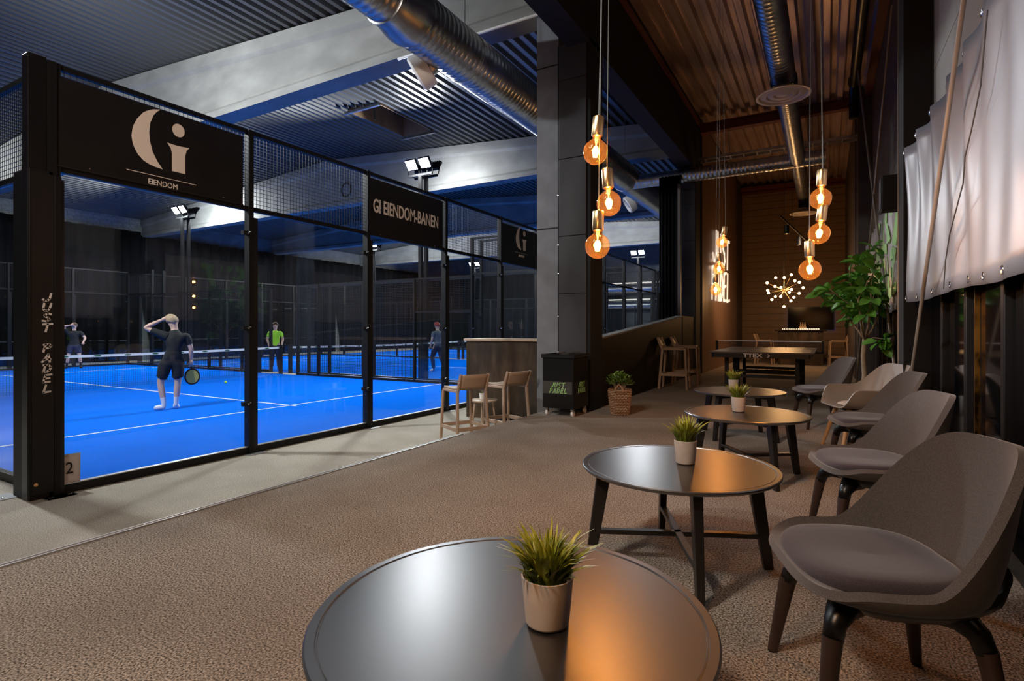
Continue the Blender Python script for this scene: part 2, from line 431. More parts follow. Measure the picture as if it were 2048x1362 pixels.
# ------------------------------------------------------------------ lettering
GLYPH = {
    'J': [[(.62, 1), (.56, .3), (.40, .04), (.18, .04), (.04, .22)]],
    'U': [[(.08, 1), (.06, .30), (.22, .03), (.42, .08), (.56, .38), (.62, 1)]],
    'S': [[(.62, .92), (.36, 1.0), (.12, .82), (.20, .60), (.46, .46), (.54, .22), (.36, .02), (.02, .08)]],
    'T': [[(-.02, .94), (.72, 1.0)], [(.36, .97), (.28, 0)]],
    'P': [[(.20, .98), (.10, 0)], [(.04, .92), (.44, 1.0), (.64, .80), (.52, .54), (.18, .44)]],
    'A': [[(.0, 0), (.40, 1.0), (.60, 0)], [(.10, .30), (.62, .36)]],
    'D': [[(.18, .95), (.10, .03)], [(.02, .94), (.40, .96), (.64, .62), (.54, .22), (.30, .04), (.04, .02)]],
    'E': [[(.66, 1.0), (.18, .94), (.08, .04), (.60, .06)], [(.12, .50), (.54, .55)]],
    'L': [[(.22, 1), (.10, .04), (.64, .10)]],
}


def brush(mb, ch, o, ux, uy, w, h, th, n, slant=0.16):
    """one hand-lettered capital: strokes as slabs of depth n; o lower left, ux / uy unit vectors of the line and up"""
    o = Vector(o); ux = Vector(ux); uy = Vector(uy); n = Vector(n)
    for st in GLYPH[ch]:
        P = [o + ux * (x * w + y * h * slant) + uy * (y * h) for x, y in st]
        for i in range(len(P) - 1):
            t = (P[i + 1] - P[i]).normalized(); sd = t.cross(n).normalized() * th / 2
            a = P[i] - t * th * 0.30; b = P[i + 1] + t * th * 0.30
            mb.poly([a - sd, a + sd, b + sd, b - sd], n)
    return mb


def brush_word(mb, word, o, ux, uy, w, h, th, n, gap=0.16, slant=0.16):
    o = Vector(o); ux = Vector(ux)
    for i, ch in enumerate(word):
        brush(mb, ch, o + ux * (i * w * (0.72 + gap)), ux, uy, w, h, th, n, slant)
    return mb


def text_mesh(name, body, size, m, xs=1.0, ext=0.002, bold=0.0, align='CENTER'):
    cu = bpy.data.curves.new(name, 'FONT'); cu.body = body; cu.size = size; cu.extrude = ext; cu.offset = bold
    cu.align_x = align; cu.align_y = 'CENTER'; cu.resolution_u = 3
    o = bpy.data.objects.new(name, cu); C.objects.link(o)
    dg = bpy.context.evaluated_depsgraph_get(); dg.update()
    me = bpy.data.meshes.new_from_object(o.evaluated_get(dg))
    bpy.data.objects.remove(o, do_unlink=True); bpy.data.curves.remove(cu)
    me.name = name; me.materials.clear(); me.materials.append(m)
    for v in me.vertices: v.co.x *= xs
    return me


def text(name, body, size, m, loc, rot, parent=None, **k):
    o = bpy.data.objects.new(name, text_mesh(name, body, size, m, **k)); C.objects.link(o)
    o.location = loc; o.rotation_euler = rot
    if parent: o.parent = parent
    return o


# =================================================================== THE BUILDING
GZ = -0.415                 # level of the hall floor; the lounge carpet is z = 0
CZ = 1.125


def roof(x):                # height of the roof deck over x
    xx = x if x > -16.2 else -32.4 - x
    return CZ + 5.69 - 0.0727 * (xx + 7.35)


floor = struct(MB().box(-3.37, 0.95, -5, 22.2, GZ, 0).build('floor', M['carpet']))
struct(MB().box(-30, -3.37, -6, 37, GZ - 0.3, GZ).build('floor_hall', M['carpet_hall']))
tr = MB()
tr.box(-3.40, -3.365, -5, 4.81, 0, 0.004); tr.box(-3.405, -3.395, -5, 4.81, -0.05, 0.004)
tr.box(-3.402, -3.395, -5, 4.81, 0.004, 0.009); tr.box(-3.371, -3.365, -5, 4.81, 0.004, 0.009)
struct(tr.build('trim_1', M['alu']))

# roof decks: trapezoid corrugation, ribs along y
HATCH = (-11.3, -10.2, 10.7, 12.95)


def deck(name, xs, y0, y1, m, rib=0.085, pitch=0.25):
    mb = MB(); n = int(round((xs[1] - xs[0]) / pitch))
    for i in range(n):
        a = xs[0] + i * pitch
        st = [(a, 0), (a + 0.10 * pitch / 0.25, 0), (a + 0.135 * pitch / 0.25, rib), (a + 0.215 * pitch / 0.25, rib), (a + pitch, 0)]
        segs = [(y0, y1)]
        if a + pitch > HATCH[0] and a < HATCH[1]:
            segs = [(y0, HATCH[2]), (HATCH[3], y1)]
        for (ya, yb) in segs:
            for k in range(4):
                (xa, za), (xb, zb) = st[k], st[k + 1]
                b = len(mb.v)
                mb.v += [(xa, ya, roof(xa) + za), (xb, ya, roof(xb) + zb), (xb, yb, roof(xb) + zb), (xa, yb, roof(xa) + za)]
                mb.f.append([b, b + 1, b + 2, b + 3]); mb.mi.append(0)
    return struct(mb.build(name, m, fix=False))


deck('ceiling', (-29.8, -3.05), -6, 37, M['deck'])
deck('ceiling_lounge', (-3.05, 1.2), -5, 22.3, M['deck_lounge'])

# smoke hatch
hx0, hx1, hy0, hy1 = HATCH
ht = thing('smoke_hatch', 'open square smoke hatch with plywood lining in the ribbed hall ceiling', 'hatch', (-10.75, 11.8, roof(-10.75)))
mb = MB(); zt = 0.75
for (a, b, c, d) in ((hx0, hx0 + .03, hy0, hy1), (hx1 - .03, hx1, hy0, hy1), (hx0, hx1, hy0, hy0 + .03), (hx0, hx1, hy1 - .03, hy1)):
    mb.box(a + 10.75, b + 10.75, c - 11.8, d - 11.8, -0.02, zt)
mb.build('lining', M['hatch_wood'], ht)
MB().box(hx0 + 10.75, hx1 + 10.75, hy0 - 11.8, hy1 - 11.8, zt, zt + .03).build('cover', M['black_matte'], ht)
MB().box(hx0 + 10.67, hx1 + 10.83, hy0 - 11.86, hy0 - 11.8, -0.10, -0.03).build('edge_angle', M['galv'], ht)
MB().box(hx0 + 10.67, hx1 + 10.83, hy1 - 11.8, hy1 - 11.74, -0.10, -0.03).build('edge_angle', M['galv'], ht)
MB().tube([(0.1, -0.95, 0.5), (0.1, -0.75, -0.25)], 0.03, 8).build('opener', M['black'], ht)

# concrete roof beams (flat soffit, pitched top)
def beam(y, label):
    st = [(-3.32, roof(-3.32) - 0.02), (-16.2, roof(-16.2) - 0.02), (-29.4, roof(-29.4) - 0.02)]
    zb = CZ + 4.54
    mb = MB(); rows = []
    for (x, zt) in st:
        prof = [(0, zb), (0, zb + .14), (.07, zb + .22), (.07, zt - .34), (0, zt - .26), (0, zt), (.42, zt), (.42, zt - .26), (.35, zt - .34), (.35, zb + .22), (.42, zb + .14), (.42, zb)]
        rows.append([len(mb.v) + i for i in range(len(prof))])
        mb.v += [(x, y + a, z) for a, z in prof]
    for r0, r1 in zip(rows, rows[1:]):
        for i in range(12):
            j = (i + 1) % 12
            mb.f.append([r0[i], r0[j], r1[j], r1[i]]); mb.mi.append(0)
    mb.f.append(rows[0]); mb.f.append(rows[-1][::-1]); mb.mi += [0, 0]
    return struct(mb.build('roof_beam', M['concrete']), label)


BEAMS = (7.0, 14.3, 21.6, 28.9)
for i, y in enumerate(BEAMS):
    b = beam(y, ('concrete roof beam nearest the camera', 'second concrete roof beam', 'third concrete roof beam', 'fourth concrete roof beam')[i])
    if i == 1:
        q = Vector((0, -1, 0)).to_track_quat('Z', 'Y')
        MB().lathe([(0.25, -0.02), (0.27, 0.02), (0.22, 0.02), (0.22, -0.015), (0, -0.015)], 28, (-15.26, y + 0.07, CZ + 5.1), q).build('service_opening', M['black_matte'], b, smooth=True)
    if i == 0:
        MB().tube([(-3.4, y - .03, CZ + 4.50), (-6.2, y - .03, CZ + 4.50)], 0.02, 8).build('conduit', M['white_plastic'], b, smooth=True)

# hall walls
struct(MB().box(-30.1, -29.6, -6, 37, GZ, 8.5).build('wall_hall_far', M['hall_wall']))
struct(MB().box(-30, -2.9, 36.8, 37.2, GZ, 8.5).build('wall_hall_end', M['hall_wall']))
struct(MB().box(-30, 1.3, -6.3, -5.0, GZ, 8.5).build('wall_hall_near', M['hall_wall']))

# block work above the drapes, each block a piece
bw = MB().box(-29.6, -29.42, 4.0, 14.6, 5.6, 7.1).build('wall_block_band', M['mortar']); struct(bw)
bl = MB().cbox((0, 0, 0), (0.03, 0.49, 0.19)).mesh('block', M['block'])
for r in range(7):
    for k in range(21):
        y = 4.3 + k * 0.5 + (0.25 if r % 2 else 0)
        if y > 14.2: continue
        o = bpy.data.objects.new('block', bl); C.objects.link(o); o.parent = bw
        o.location = (-29.41 + random.uniform(-.004, .004), y, 5.72 + r * 0.2)
struct(MB().box(-29.6, -29.42, 14.6, 36.8, 5.6, 8.0).build('wall_concrete_band', M['concrete']))


def drape(name, p0, p1, z0, z1, amp, nfold, label, m='curtain', nz=3, seed=0, pull=None):
    """hanging cloth between two plan points with vertical folds"""
    p0 = Vector((*p0, 0)); p1 = Vector((*p1, 0)); t = (p1 - p0); L = t.length; t.normalize(); nrm = Vector((-t.y, t.x, 0))
    nu = nfold * 6 + 1
    def fn(u, v):
        a = amp * (0.55 + 0.45 * noise.noise((u * nfold * 0.31 + seed, 3.1, 0))) * math.sin(u * nfold * 2 * PI + 1.3 * noise.noise((u * nfold * .5, seed, 1)))
        a += amp * 0.8 * noise.noise((u * nfold * 0.17, v * 1.2, seed + 5))
        p = p0 + t * (u * L) + nrm * a
        if pull: p += t * pull(u, v)
        return (p.x, p.y, z0 + (z1 - z0) * v)
    o = MB().grid(fn, nu, nz).build(name, M[m], smooth=True, sharp=180, solid=0.006, fix=False)
    return tag(o, label, 'curtain')


drape('black_curtain', (-29.2, -5.0), (-29.2, 14.22), GZ + .02, CZ + 4.75, 0.16, 34, 'black drape on the far hall wall, below the concrete block band', seed=1)
drape('black_curtain', (-29.2, 14.70), (-29.2, 26.5), GZ + .02, CZ + 4.6, 0.16, 20, 'black drape on the far hall wall, between two pale slits of columns', seed=2, nz=8,
      pull=lambda u, v: -0.62 * max(0, 1 - u * 16) * min(1, max(0, v - .1) * 1.9))
drape('black_curtain', (-29.2, 27.0), (-29.2, 36.5), GZ + .02, CZ + 4.6, 0.16, 16, 'black drape on the far hall wall, in the corner by the end wall', seed=6, nz=8,
      pull=lambda u, v: -0.62 * max(0, 1 - u * 12) * min(1, max(0, v - .1) * 1.9))
drape('black_curtain', (-29.0, 36.4), (-12.0, 36.4), GZ + .02, CZ + 4.2, 0.15, 30, 'black drape along the end wall beyond the third court', seed=3)
for y in (14.32, 26.6):
    struct(MB().box(-29.62, -29.36, y - .05, y + .45, GZ, CZ + 4.54).build('column_hall', M['concrete']), 'pale concrete hall column showing between the drapes')

# end-wall pipes and light strips (seen over the half wall)
for z, lab in ((CZ + 2.72, 'upper round air duct running along the end wall'), (CZ + 1.6, 'lower round air duct running along the end wall')):
    t = thing('wall_duct', lab, 'air duct', (-7.6, 36.1, z), group='ducts along the end wall')
    MB().tube([(-5.5, 0, 0), (4.5, 0, 0)], 0.30, 20).build('pipe', M['galv'], t, smooth=True)
    MB().box(-5.5, 4.5, .1, .16, 0.36, 0.44).build('light_strip', M['tube_light'], t)

# ---- lounge shell: columns, bulkhead, half wall
cc = struct(MB().box(-3.62, -3.28, 7.02, 7.45, GZ, CZ + 4.54).build('column_concrete', M['concrete_dark']), 'grey painted concrete column')
for z in (2.55, 4.85):
    MB().box(-3.63, -3.27, 7.01, 7.46, z, z + .012).build('joint', M['black_matte'], cc)
cs = struct(MB().box(-3.28, -2.79, 7.0, 7.45, 0, 5.1).build('column_steel', M['black_matte']), 'black column boxed in sheet metal')
zz = [0.0, 1.62, 2.42, 3.5, 4.6, 5.1]
for a, b in zip(zz, zz[1:]):
    MB().box(-3.26, -2.85, 6.985, 7.0, a + .004, b - .004).build('sheet', M['black_clad'], cs, bevel=0.004)
for z in (0.8, 1.3, 1.9, 2.3, 3.0):
    MB().lathe([(0.012, 0), (0.012, .006), (0, .009)], 10, (-3.27, 6.985, z), Vector((0, -1, 0)).to_track_quat('Z', 'Y')).build('bolt', M['steel'], cs)
struct(MB().box(-3.13, -2.79, -5, 14.6, CZ + 3.92, 6.62).build('wall_bulkhead', M['black_matte']))
MB_edge = MB().box(-2.79, -2.765, -5, 14.6, 6.22, 6.36)
struct(MB_edge.build('trim_2', M['red_steel']))
c2 = struct(MB().box(-3.14, -2.79, 13.9, 14.5, 0, 5.2).build('column_dark', M['black_matte']), 'black clad column beside the brown wood wall')
for a, b in ((0, 1.1), (1.1, 2.35), (2.35, 3.3), (3.3, 4.2), (4.2, 5.1)):
    MB().box(-3.12, -2.80, 13.88, 13.9, a + .004, b - .004).build('sheet', M['black_clad'], c2, bevel=0.004)
drape('black_curtain', (-3.55, 13.4), (-3.02, 13.4), GZ + .02, CZ + 3.7, 0.07, 6, 'tall black drape hanging beside the dark clad column', seed=9)

hw = MB(); y0, y1, za, zb = 7.46, 12.6, 0.98, 1.40
hw.poly([(-2.95, y0, GZ), (-2.95, y1, GZ), (-2.95, y1, zb), (-2.95, y0, za)], (0.12, 0, 0))
hwo = struct(hw.build('wall_half', M['dark_wood']), 'dark board half wall with a sloping top')
MB().bar((-2.89, y0, za + .012), (-2.89, y1, zb + .012), 0.16, 0.024).build('capping', M['concrete'], hwo)
struct(MB().box(-2.93, -2.86, 12.6, 12.68, 0, 4.4).build('trim_3', M['panel_dark']))
struct(MB().box(-2.98, -2.83, 12.68, 13.9, 0, 1.42).build('wall_stub', M['dark_wood']))

# wood wall with boards
ww = struct(MB().box(-2.98, -2.77, 14.5, 22.0, 0, 6.6).build('wall_wood', M['dark_wood']))
bm_ = MB().box(0, 0.02, 0, 0.392, 0, 6.4).mesh('plank', M['wood_wall'])
for k in range(15):
    o = bpy.data.objects.new('plank', bm_); C.objects.link(o); o.parent = ww; o.location = (-2.77, 14.52 + k * 0.40, 0.0)
MB().box(-2.77, -2.745, 20.55, 21.98, 0, 6.4).build('plank_dark', M['panel_dark'], ww)

# back wall with horizontal panels
bwk = struct(MB().box(-2.98, 1.2, 22.0, 22.2, 0, 6.6).build('wall_back', M['panel_dark']))
pm = MB().box(-2.74, 0.55, 0, 0.03, 0, 0.226).mesh('panel', M['panel_olive'])
for k in range(26):
    o = bpy.data.objects.new('panel', pm); C.objects.link(o); o.parent = bwk; o.location = (0, 21.97, k * 0.24)

# right wall
wr = struct(MB().box(0.85, 1.3, -5, 22.2, 0, 6.6).build('wall_right', M['panel_dark']))
pm = MB().box(0, 0.03, -5, 6.05, 0, 0.592).mesh('panel', M['sandwich'])
for k in range(9):
    o = bpy.data.objects.new('panel', pm); C.objects.link(o); o.parent = wr; o.location = (0.82, 0, 1.60 + k * 0.60)
pm2 = MB().box(0, 0.03, 6.45, 13.9, 0, 0.592).mesh('panel', M['panel_dark'])
for k in range(8):
    o = bpy.data.objects.new('panel', pm2); C.objects.link(o); o.parent = wr; o.location = (0.82, 0, 1.60 + k * 0.60)
for (ya, yb) in ((-3.4, -2.6), (-2.5, -1.6), (-1.5, -0.7), (-0.6, 0.2), (0.3, 1.1), (1.2, 1.9), (2.0, 2.65), (2.78, 3.55), (3.72, 4.24), (4.52, 5.2), (5.38, 6.05), (6.5, 7.2), (7.3, 8.0), (8.1, 8.8), (8.9, 9.6), (9.7, 10.4), (10.5, 11.2), (11.3, 12.0), (12.1, 12.8), (12.9, 13.8)):
    MB().box(0.80, 0.85, ya, yb, 0.14, 1.58).build('panel', M['dark_glass'], wr, bevel=0.004)
for y in (0.25, 1.15, 1.95, 2.71, 3.60, 4.46, 5.29, 6.10, 7.25, 8.05, 8.85, 9.65, 10.45, 11.25):
    MB().box(0.76, 0.85, y - .03, y + .03, 0.10, 1.60).build('batten', M['black_satin'], wr, bevel=0.006)
for y, dy in ((4.27, .010), (2.69, .015), (1.0, .06), (2.12, .05)):
    MB().box(0.775, 0.80, y - dy, y + dy, 0.14, 1.56).build('reflection_strip', M['gold'], wr)  # golden reflections between the dark panels, painted as narrow strips
struct(MB().box(0.74, 0.85, -5, 13.9, 0, 0.10).build('baseboard_right', M['black_satin']))
struct(MB().box(0.60, 0.86, 6.05, 6.45, 0, 6.6).build('column_right', M['black_matte']), 'black column on the right wall')
MB().box(0.592, 0.60, 6.44, 6.45, 0, 6.5).build('edge_strip', M['alu'], bpy.data.objects['column_right'])
struct(MB().box(0.58, 0.9, 13.9, 14.6, 0, 6.6).build('column_right.001', M['panel_dark']), 'dark brown column at the second bay of the right wall')
MB().box(0.55, 0.60, 14.6, 21.98, 0, 6.4).build('inner_lining', M['panel_dark'], wr)

# red steel beams in the lounge roof
for y, lab in ((14.4, 'red steel cross beam'), (21.7, 'red steel cross beam at the back wall')):
    mb = MB().box(-2.76, 0.82, y - .10, y + .10, 6.05, 6.08).box(-2.76, 0.82, y - .012, y + .012, 6.08, 6.26).box(-2.76, 0.82, y - .10, y + .10, 6.26, 6.29)
    struct(mb.build('roof_beam_steel', M['red_steel']), lab)
mb = MB().box(0.68, 0.82, -5, 22, 6.05, 6.07).box(0.80, 0.82, -5, 22, 6.07, 6.25)
struct(mb.build('trim_4', M['red_steel']))

# =================================================================== PADEL COURTS
def court(y0, label_line, name='court_turf'):
    t = MB().box(-26.15, -6.27, y0 + .05, y0 + 9.95, GZ, GZ + 0.015).build(name, M['turf']); struct(t, label_line)
    z0, z1 = GZ + .015, GZ + .019
    yc = y0 + 5.0
    MB().box(-9.31, -9.26, y0 + .06, y0 + 9.94, z0, z1).build('line', M['line'], t)
    MB().box(-23.16, -23.11, y0 + .06, y0 + 9.94, z0, z1).build('line', M['line'], t)
    MB().box(-23.31, -9.11, yc - .025, yc + .025, z0, z1).build('line', M['line'], t)
    return t


C1, C2, C3 = 2.27, 12.72, 23.17
court(C1, 'blue court turf nearest the lounge'); court(C2, 'blue turf of the second court'); court(C3, 'blue turf of the third court')

clamp_me = None
def clamp_mesh():
    mb = MB().cbox((0, 0, 0), (.05, .10, .05))
    mb.cur = 1; mb.tube([(.02, .0, 0), (.055, .0, 0)], .012, 8); mb.tube([(.02, .03, .012), (.05, .03, .012)], .008, 6)
    return mb.mesh('clamp', [M['black'], M['steel']])
clamp_me = clamp_mesh()


def fence(label, p0, p1, spec, side, loc_clamps=True, mesh_step=0.05, front=False, wire=0.0022):
    """run of panels from p0 to p1 (plan points). spec: list of (width, glass height, total height, kind); side: +1/-1 where the clamps sit"""
    p0 = Vector((*p0, GZ)); p1 = Vector((*p1, GZ)); d = (p1 - p0).normalized()
    rz = math.atan2(d.y, d.x)
    t = thing('court_fence', label, 'fence', tuple(p0), rz, 'padel court fences')
    x = 0.0; n = len(spec); hs = []
    for i, (wd, gh, th, kind) in enumerate(spec):
        a, b = x, x + wd
        hl = max(th, spec[i - 1][2] if i else 0)
        hs.append((a, hl, gh)); x = b
        if kind == 'gap': continue
        g0 = 0.085
        if gh > 0:
            MB().box(a + .045, b - .045, -.006, .006, g0, gh - .01).build('glass_pane', M['glass'], t)
        MB().box(a, b, -.03, .03, 0, g0 - .005).build('bottom_rail', M['black'], t)
        MB().box(a + .04, b - .04, -.026, .026, g0 - .004, g0 + .004).build('sill_strip', M['alu'], t)
        MB().box(a, b, -.025, .025, th - .05, th).build('top_rail', M['black'], t)
        if gh > 0 and th > gh + .1:
            MB().box(a, b, -.025, .025, gh + .0, gh + .055).build('middle_rail', M['black'], t)
        m0 = (gh + .055) if gh > 0 else g0
        if th - m0 > .1:
            mb = MB(); st = mesh_step
            k = 1
            while a + .04 + k * st < b - .04:
                xx = a + .04 + k * st; mb.box(xx - wire, xx + wire, -wire, wire, m0, th - .05); k += 1
            k = 1
            while m0 + k * st < th - .05:
                zz_ = m0 + k * st; mb.box(a + .04, b - .04, -wire + .004, wire + .004, zz_ - wire, zz_ + wire); k += 1
            stuff(mb.build('wire_mesh', M['wire'], t, fix=False))
    hs.append((x, spec[-1][2], spec[-1][1]))
    for i, (xx, h, gh) in enumerate(hs):
        MB().box(xx - .04, xx + .02, -.05, .05, 0, h).build('post', M['black'], t)
        if gh > 0 and i < n:
            MB().box(xx + .02, xx + .075, -.05 * 1.0, .055, 0, gh - .08).build('glass_channel', M['black_satin'], t)
        if loc_clamps and gh > 0:
            for zc in (0.62, 1.55, 2.72):
                if zc < gh and not (front and i == 0):
                    o = bpy.data.objects.new('clamp', clamp_me); C.objects.link(o); o.parent = t
                    o.location = (xx - .065, side * .02, zc); o.rotation_euler = (0, 0, R(90) * side)
        if front:
            pl = MB().box(xx - .10, xx + .14, side * .05, side * .16, 0, .008).build('base_plate', M['alu'], t)
            for q in (-.06, .10):
                MB().lathe([(.011, .008), (.011, .014), (0, .018)], 8, (xx + q, side * .12, 0)).build('bolt', M['steel'], pl)
    return t


G = lambda w_, g_, t_: (w_, g_, t_, 'panel')
end_spec = [G(2, 3, 4)] * 5
side_spec = [G(2, 3, 4), G(2, 2, 3)] + [G(2, 0, 3), G(2, 0, 3), G(1, 0, 3), (2, 0, 0, 'gap'), G(1, 0, 3), G(2, 0, 3), G(2, 0, 3)] + [G(2, 2, 3), G(2, 3, 4)]
f1 = fence('front glass fence of the nearest court, hung with three black sign boards', (-6.21, C1), (-6.21, C1 + 10), end_spec, -1, front=True)
f1b = fence('side fence of the nearest court running from its corner post past the left picture edge', (-6.21, C1), (-26.2, C1), [G(2, 3, 4), G(2, 2, 3), G(2, 0, 3), G(2, 0, 3)], 1, False, mesh_step=0.05)
f1c = fence('glass and mesh side fence between the first and second blue courts', (-6.3, C1 + 10), (-26.2, C1 + 10), side_spec, 1, mesh_step=0.05)
f1d = fence('far glass fence of the nearest court in front of the drapes', (-26.21, C1), (-26.21, C1 + 10), end_spec, 1, mesh_step=0.06)
f2a = fence('side fence of the second court next to the shared floodlight poles', (-6.3, C2), (-26.2, C2), side_spec, 1, False, 0.10)
f2b = fence('front glass fence of the second court, visible over the half wall', (-6.21, C2), (-6.21, C2 + 10), end_spec, -1)
f2c = fence('side fence on the far side of the second court', (-6.3, C2 + 10), (-26.2, C2 + 10), side_spec, 1, False, 0.10)
f2d = fence('far end fence of the second court in front of the drapes', (-26.21, C2), (-26.21, C2 + 10), end_spec, 1, False, 0.10)
f3b = fence('front glass fence of the third and last court', (-6.21, C3), (-6.21, C3 + 10), end_spec, -1, False, 0.10)
f3c = fence('side fence beyond the third court by the end wall', (-6.3, C3 + 10), (-26.2, C3 + 10), side_spec, 1, False, 0.12)

# corner post with its sleeve
cp = thing('corner_post', 'tall black corner post of the court with vertical white lettering', 'post', (-6.21, 2.2, GZ))
MB().box(-.10, .03, -.12, .02, 0, 4.02).build('post', M['black_satin'], cp, bevel=0.006)
MB().box(-.30, .050, -.115, .062, 0, 2.98).build('sleeve', M['black'], cp, bevel=0.005)
MB().box(-.05, .06, .065, .12, 0, 2.95).build('channel', M['black'], cp, bevel=0.005)
MB().box(.050, .057, -.10, .062, 0.05, 2.95).build('cover_strip', M['board'], cp)
pl = MB().box(-.42, -.20, -.24, -.10, 0, .008).build('base_plate', M['alu'], cp)
for q in (-.38, -.26): MB().lathe([(.012, .008), (.012, .014), (0, .018)], 8, (q, -.2, 0)).build('bolt', M['steel'], pl)
pl = MB().box(.03, .16, -.02, .20, 0, .008).build('base_plate', M['alu'], cp)
for q in (.03, .15): MB().lathe([(.012, .008), (.012, .014), (0, .018)], 8, (.12, q, 0)).build('bolt', M['steel'], pl)
MB().lathe([(.016, 0), (.016, .012), (0, .016)], 10, (.045, -.07, .14), Vector((1, 0, 0)).to_track_quat('Z', 'Y')).build('screw', M['brass'], cp)
mb = MB(); zt = 1.46 - GZ
for i, ch in enumerate('JUST PADEL'):
    if ch == ' ': continue
    zi = zt - (i + 1) * 0.0925 + 0.012 if i < 4 else zt - (i + 1) * 0.0925 + 0.012
    brush(mb, ch, (.0575, -.026, zi), (0, 1, 0), (0, 0, 1), .095, .070, .0165, (.0015, 0, 0), 0.12)
mb.build('lettering', M['white_print'], cp)

# paper with the court number
pp = thing('paper_sheet', 'white paper sheet printed 2, taped low on the court glass by the corner post', 'paper', (-6.195, 2.335, -0.365))
def pf(u, v):
    return (0.004 * math.sin(u * 5 + v * 3) + .003, u * .148, v * .312)
MB().grid(pf, 8, 8).build('sheet', M['paper'], pp, smooth=True, sharp=180, solid=0.001)
text('numeral', '2', 0.155, M['black_matte'], (.0095, .060, .175), (R(90), 0, R(90)), pp, xs=0.85)

# ---- sign boards on the fence
def logo(mb, dy, dz, sc, x):
    out = [(3.2, 3.468), (3.109, 3.44), (3.03, 3.385), (2.965, 3.29), (2.928, 3.20), (2.916, 3.106), (2.93, 3.017), (2.972, 2.935), (3.035, 2.876), (3.118, 2.845), (3.219, 2.835)]
    inn = [(3.163, 2.908), (3.118, 2.993), (3.09, 3.101), (3.083, 3.195), (3.094, 3.295), (3.127, 3.384), (3.163, 3.435)]
    stem = [(3.266, 3.137), (3.304, 3.133), (3.352, 3.131), (3.421, 3.134), (3.501, 3.143), (3.471, 3.102), (3.457, 3.047), (3.457, 2.842), (3.316, 2.842), (3.316, 3.03), (3.304, 3.085)]
    dot = [(3.384 + .066 * math.cos(a), 3.302 + .072 * math.sin(a)) for a in [2 * PI * k / 20 for k in range(20)]]
    bar = [(2.87, 2.752), (2.87, 2.746), (3.579, 2.745), (3.579, 2.751)]
    # crescent as quads so that no concave face is needed
    import itertools
    def P(p): return (x, (p[0] - 3.2) * sc + dy, (p[1] - 3.1) * sc + dz)
    L = out; I = [out[0]] + inn[::-1] + [out[-1]]
    def at(pl, t):
        k = t * (len(pl) - 1); i = min(int(k), len(pl) - 2); f = k - i
        return (pl[i][0] * (1 - f) + pl[i + 1][0] * f, pl[i][1] * (1 - f) + pl[i + 1][1] * f)
    n = 24
    for k in range(n):
        a, b = k / n, (k + 1) / n
        q = [at(L, a), at(L, b), at(I, b), at(I, a)]
        if k == 0: q = [at(L, a), at(L, b), at(I, b)]
        if k == n - 1: q = [at(L, a), at(L, b), at(I, a)]
        mb.poly([P(p) for p in q], (.003, 0, 0))
    mb.poly([P(p) for p in stem], (.003, 0, 0)); mb.poly([P(p) for p in dot], (.003, 0, 0)); mb.poly([P(p) for p in bar], (.003, 0, 0))


def sign(label, y0, y1, z0, z1):
    t = thing('sign_board', label, 'sign', (-6.175, y0, z0), group='sponsor boards on the front fence')
    MB().box(-.006, .006, 0, y1 - y0, 0, z1 - z0).build('board', M['board'], t)
    for y in (.25, (y1 - y0) / 2, y1 - y0 - .25):
        MB().lathe([(.008, 0), (.008, .004), (0, .006)], 8, (.006, y, .03), Vector((1, 0, 0)).to_track_quat('Z', 'Y')).build('screw', M['steel'], t)
    MB().box(-.01, .012, -.005, y1 - y0 + .005, -.012, 0).build('edge_trim', M['table_leg'], t)
    return t


RS = (R(90), 0, R(90))
t = sign('large black sign board with pale Gi crescent logo, first from the corner post', 2.30, 4.15, 2.645, 3.47)
mb = MB(); logo(mb, 3.2 - 2.30, 3.1 - 2.645, 1.0, .007); mb.build('logo', M['cream'], t)
text('lettering', 'EIENDOM', 0.083, M['cream'], (.008, 3.225 - 2.30, 2.675 - 2.645), RS, t, xs=0.84)
t = sign('black sign board reading GI EIENDOM-BANEN on the middle panel', 6.27, 8.16, 2.60, 3.49)
text('lettering', 'GI EIENDOM-BANEN', 0.300, M['cream'], (.008, 7.19 - 6.27, 3.06 - 2.60), RS, t, xs=0.60, bold=0.004)
t = sign('black sign board with pale Gi logo half hidden behind the grey column', 10.27, 12.15, 2.60, 3.46)
mb = MB(); logo(mb, 11.15 - 10.27, 3.19 - 2.60, 0.86, .007); mb.build('logo', M['cream'], t)
text('lettering', 'EIENDOM', 0.072, M['cream'], (.008, 11.17 - 10.27, 2.82 - 2.60), RS, t, xs=0.84)


# ---- nets
def net(y0, label, fine=True):
    t = thing('padel_net', label, 'net', (-16.21, y0 + 5, GZ), group='padel nets')
    for s_ in (-1, 1):
        MB().box(-.05, .05, s_ * 5.03 - .05, s_ * 5.03 + .05, 0, 1.0).build('net_post', M['black'], t)
    zt = lambda y: 0.88 + 0.05 * (abs(y) / 5) ** 1.5
    mb = MB()
    st = .055 if fine else .11
    k = int(9.9 / st)
    for i in range(k + 1):
        y = -4.95 + i * st; mb.box(-.0022, .0022, y - .0022, y + .0022, .02, zt(y) - .02)
    j = 0
    while .03 + j * st < .83:
        z = .03 + j * st; mb.box(-.002, .002, -4.97, 4.97, z - .002, z + .002); j += 1
    stuff(mb.build('netting', M['netcord'], t, fix=False))
    mb = MB().grid(lambda u, v: (.006, -4.97 + 9.94 * u, zt(-4.97 + 9.94 * u) - .06 + .065 * v), 24, 2)
    mb.build('tape', M['tape'], t, solid=.012, fix=False)
    mb = MB()
    for i in range(14):
        y = -4.6 + i * .70
        mb.poly([(.0075, y + .085 * math.cos(a), zt(y) - .028 + .022 * math.sin(a)) for a in [2 * PI * q / 14 for q in range(14)]], (.002, 0, 0))
    mb.build('tape_badges', M['tape_logo'], t)
    return t


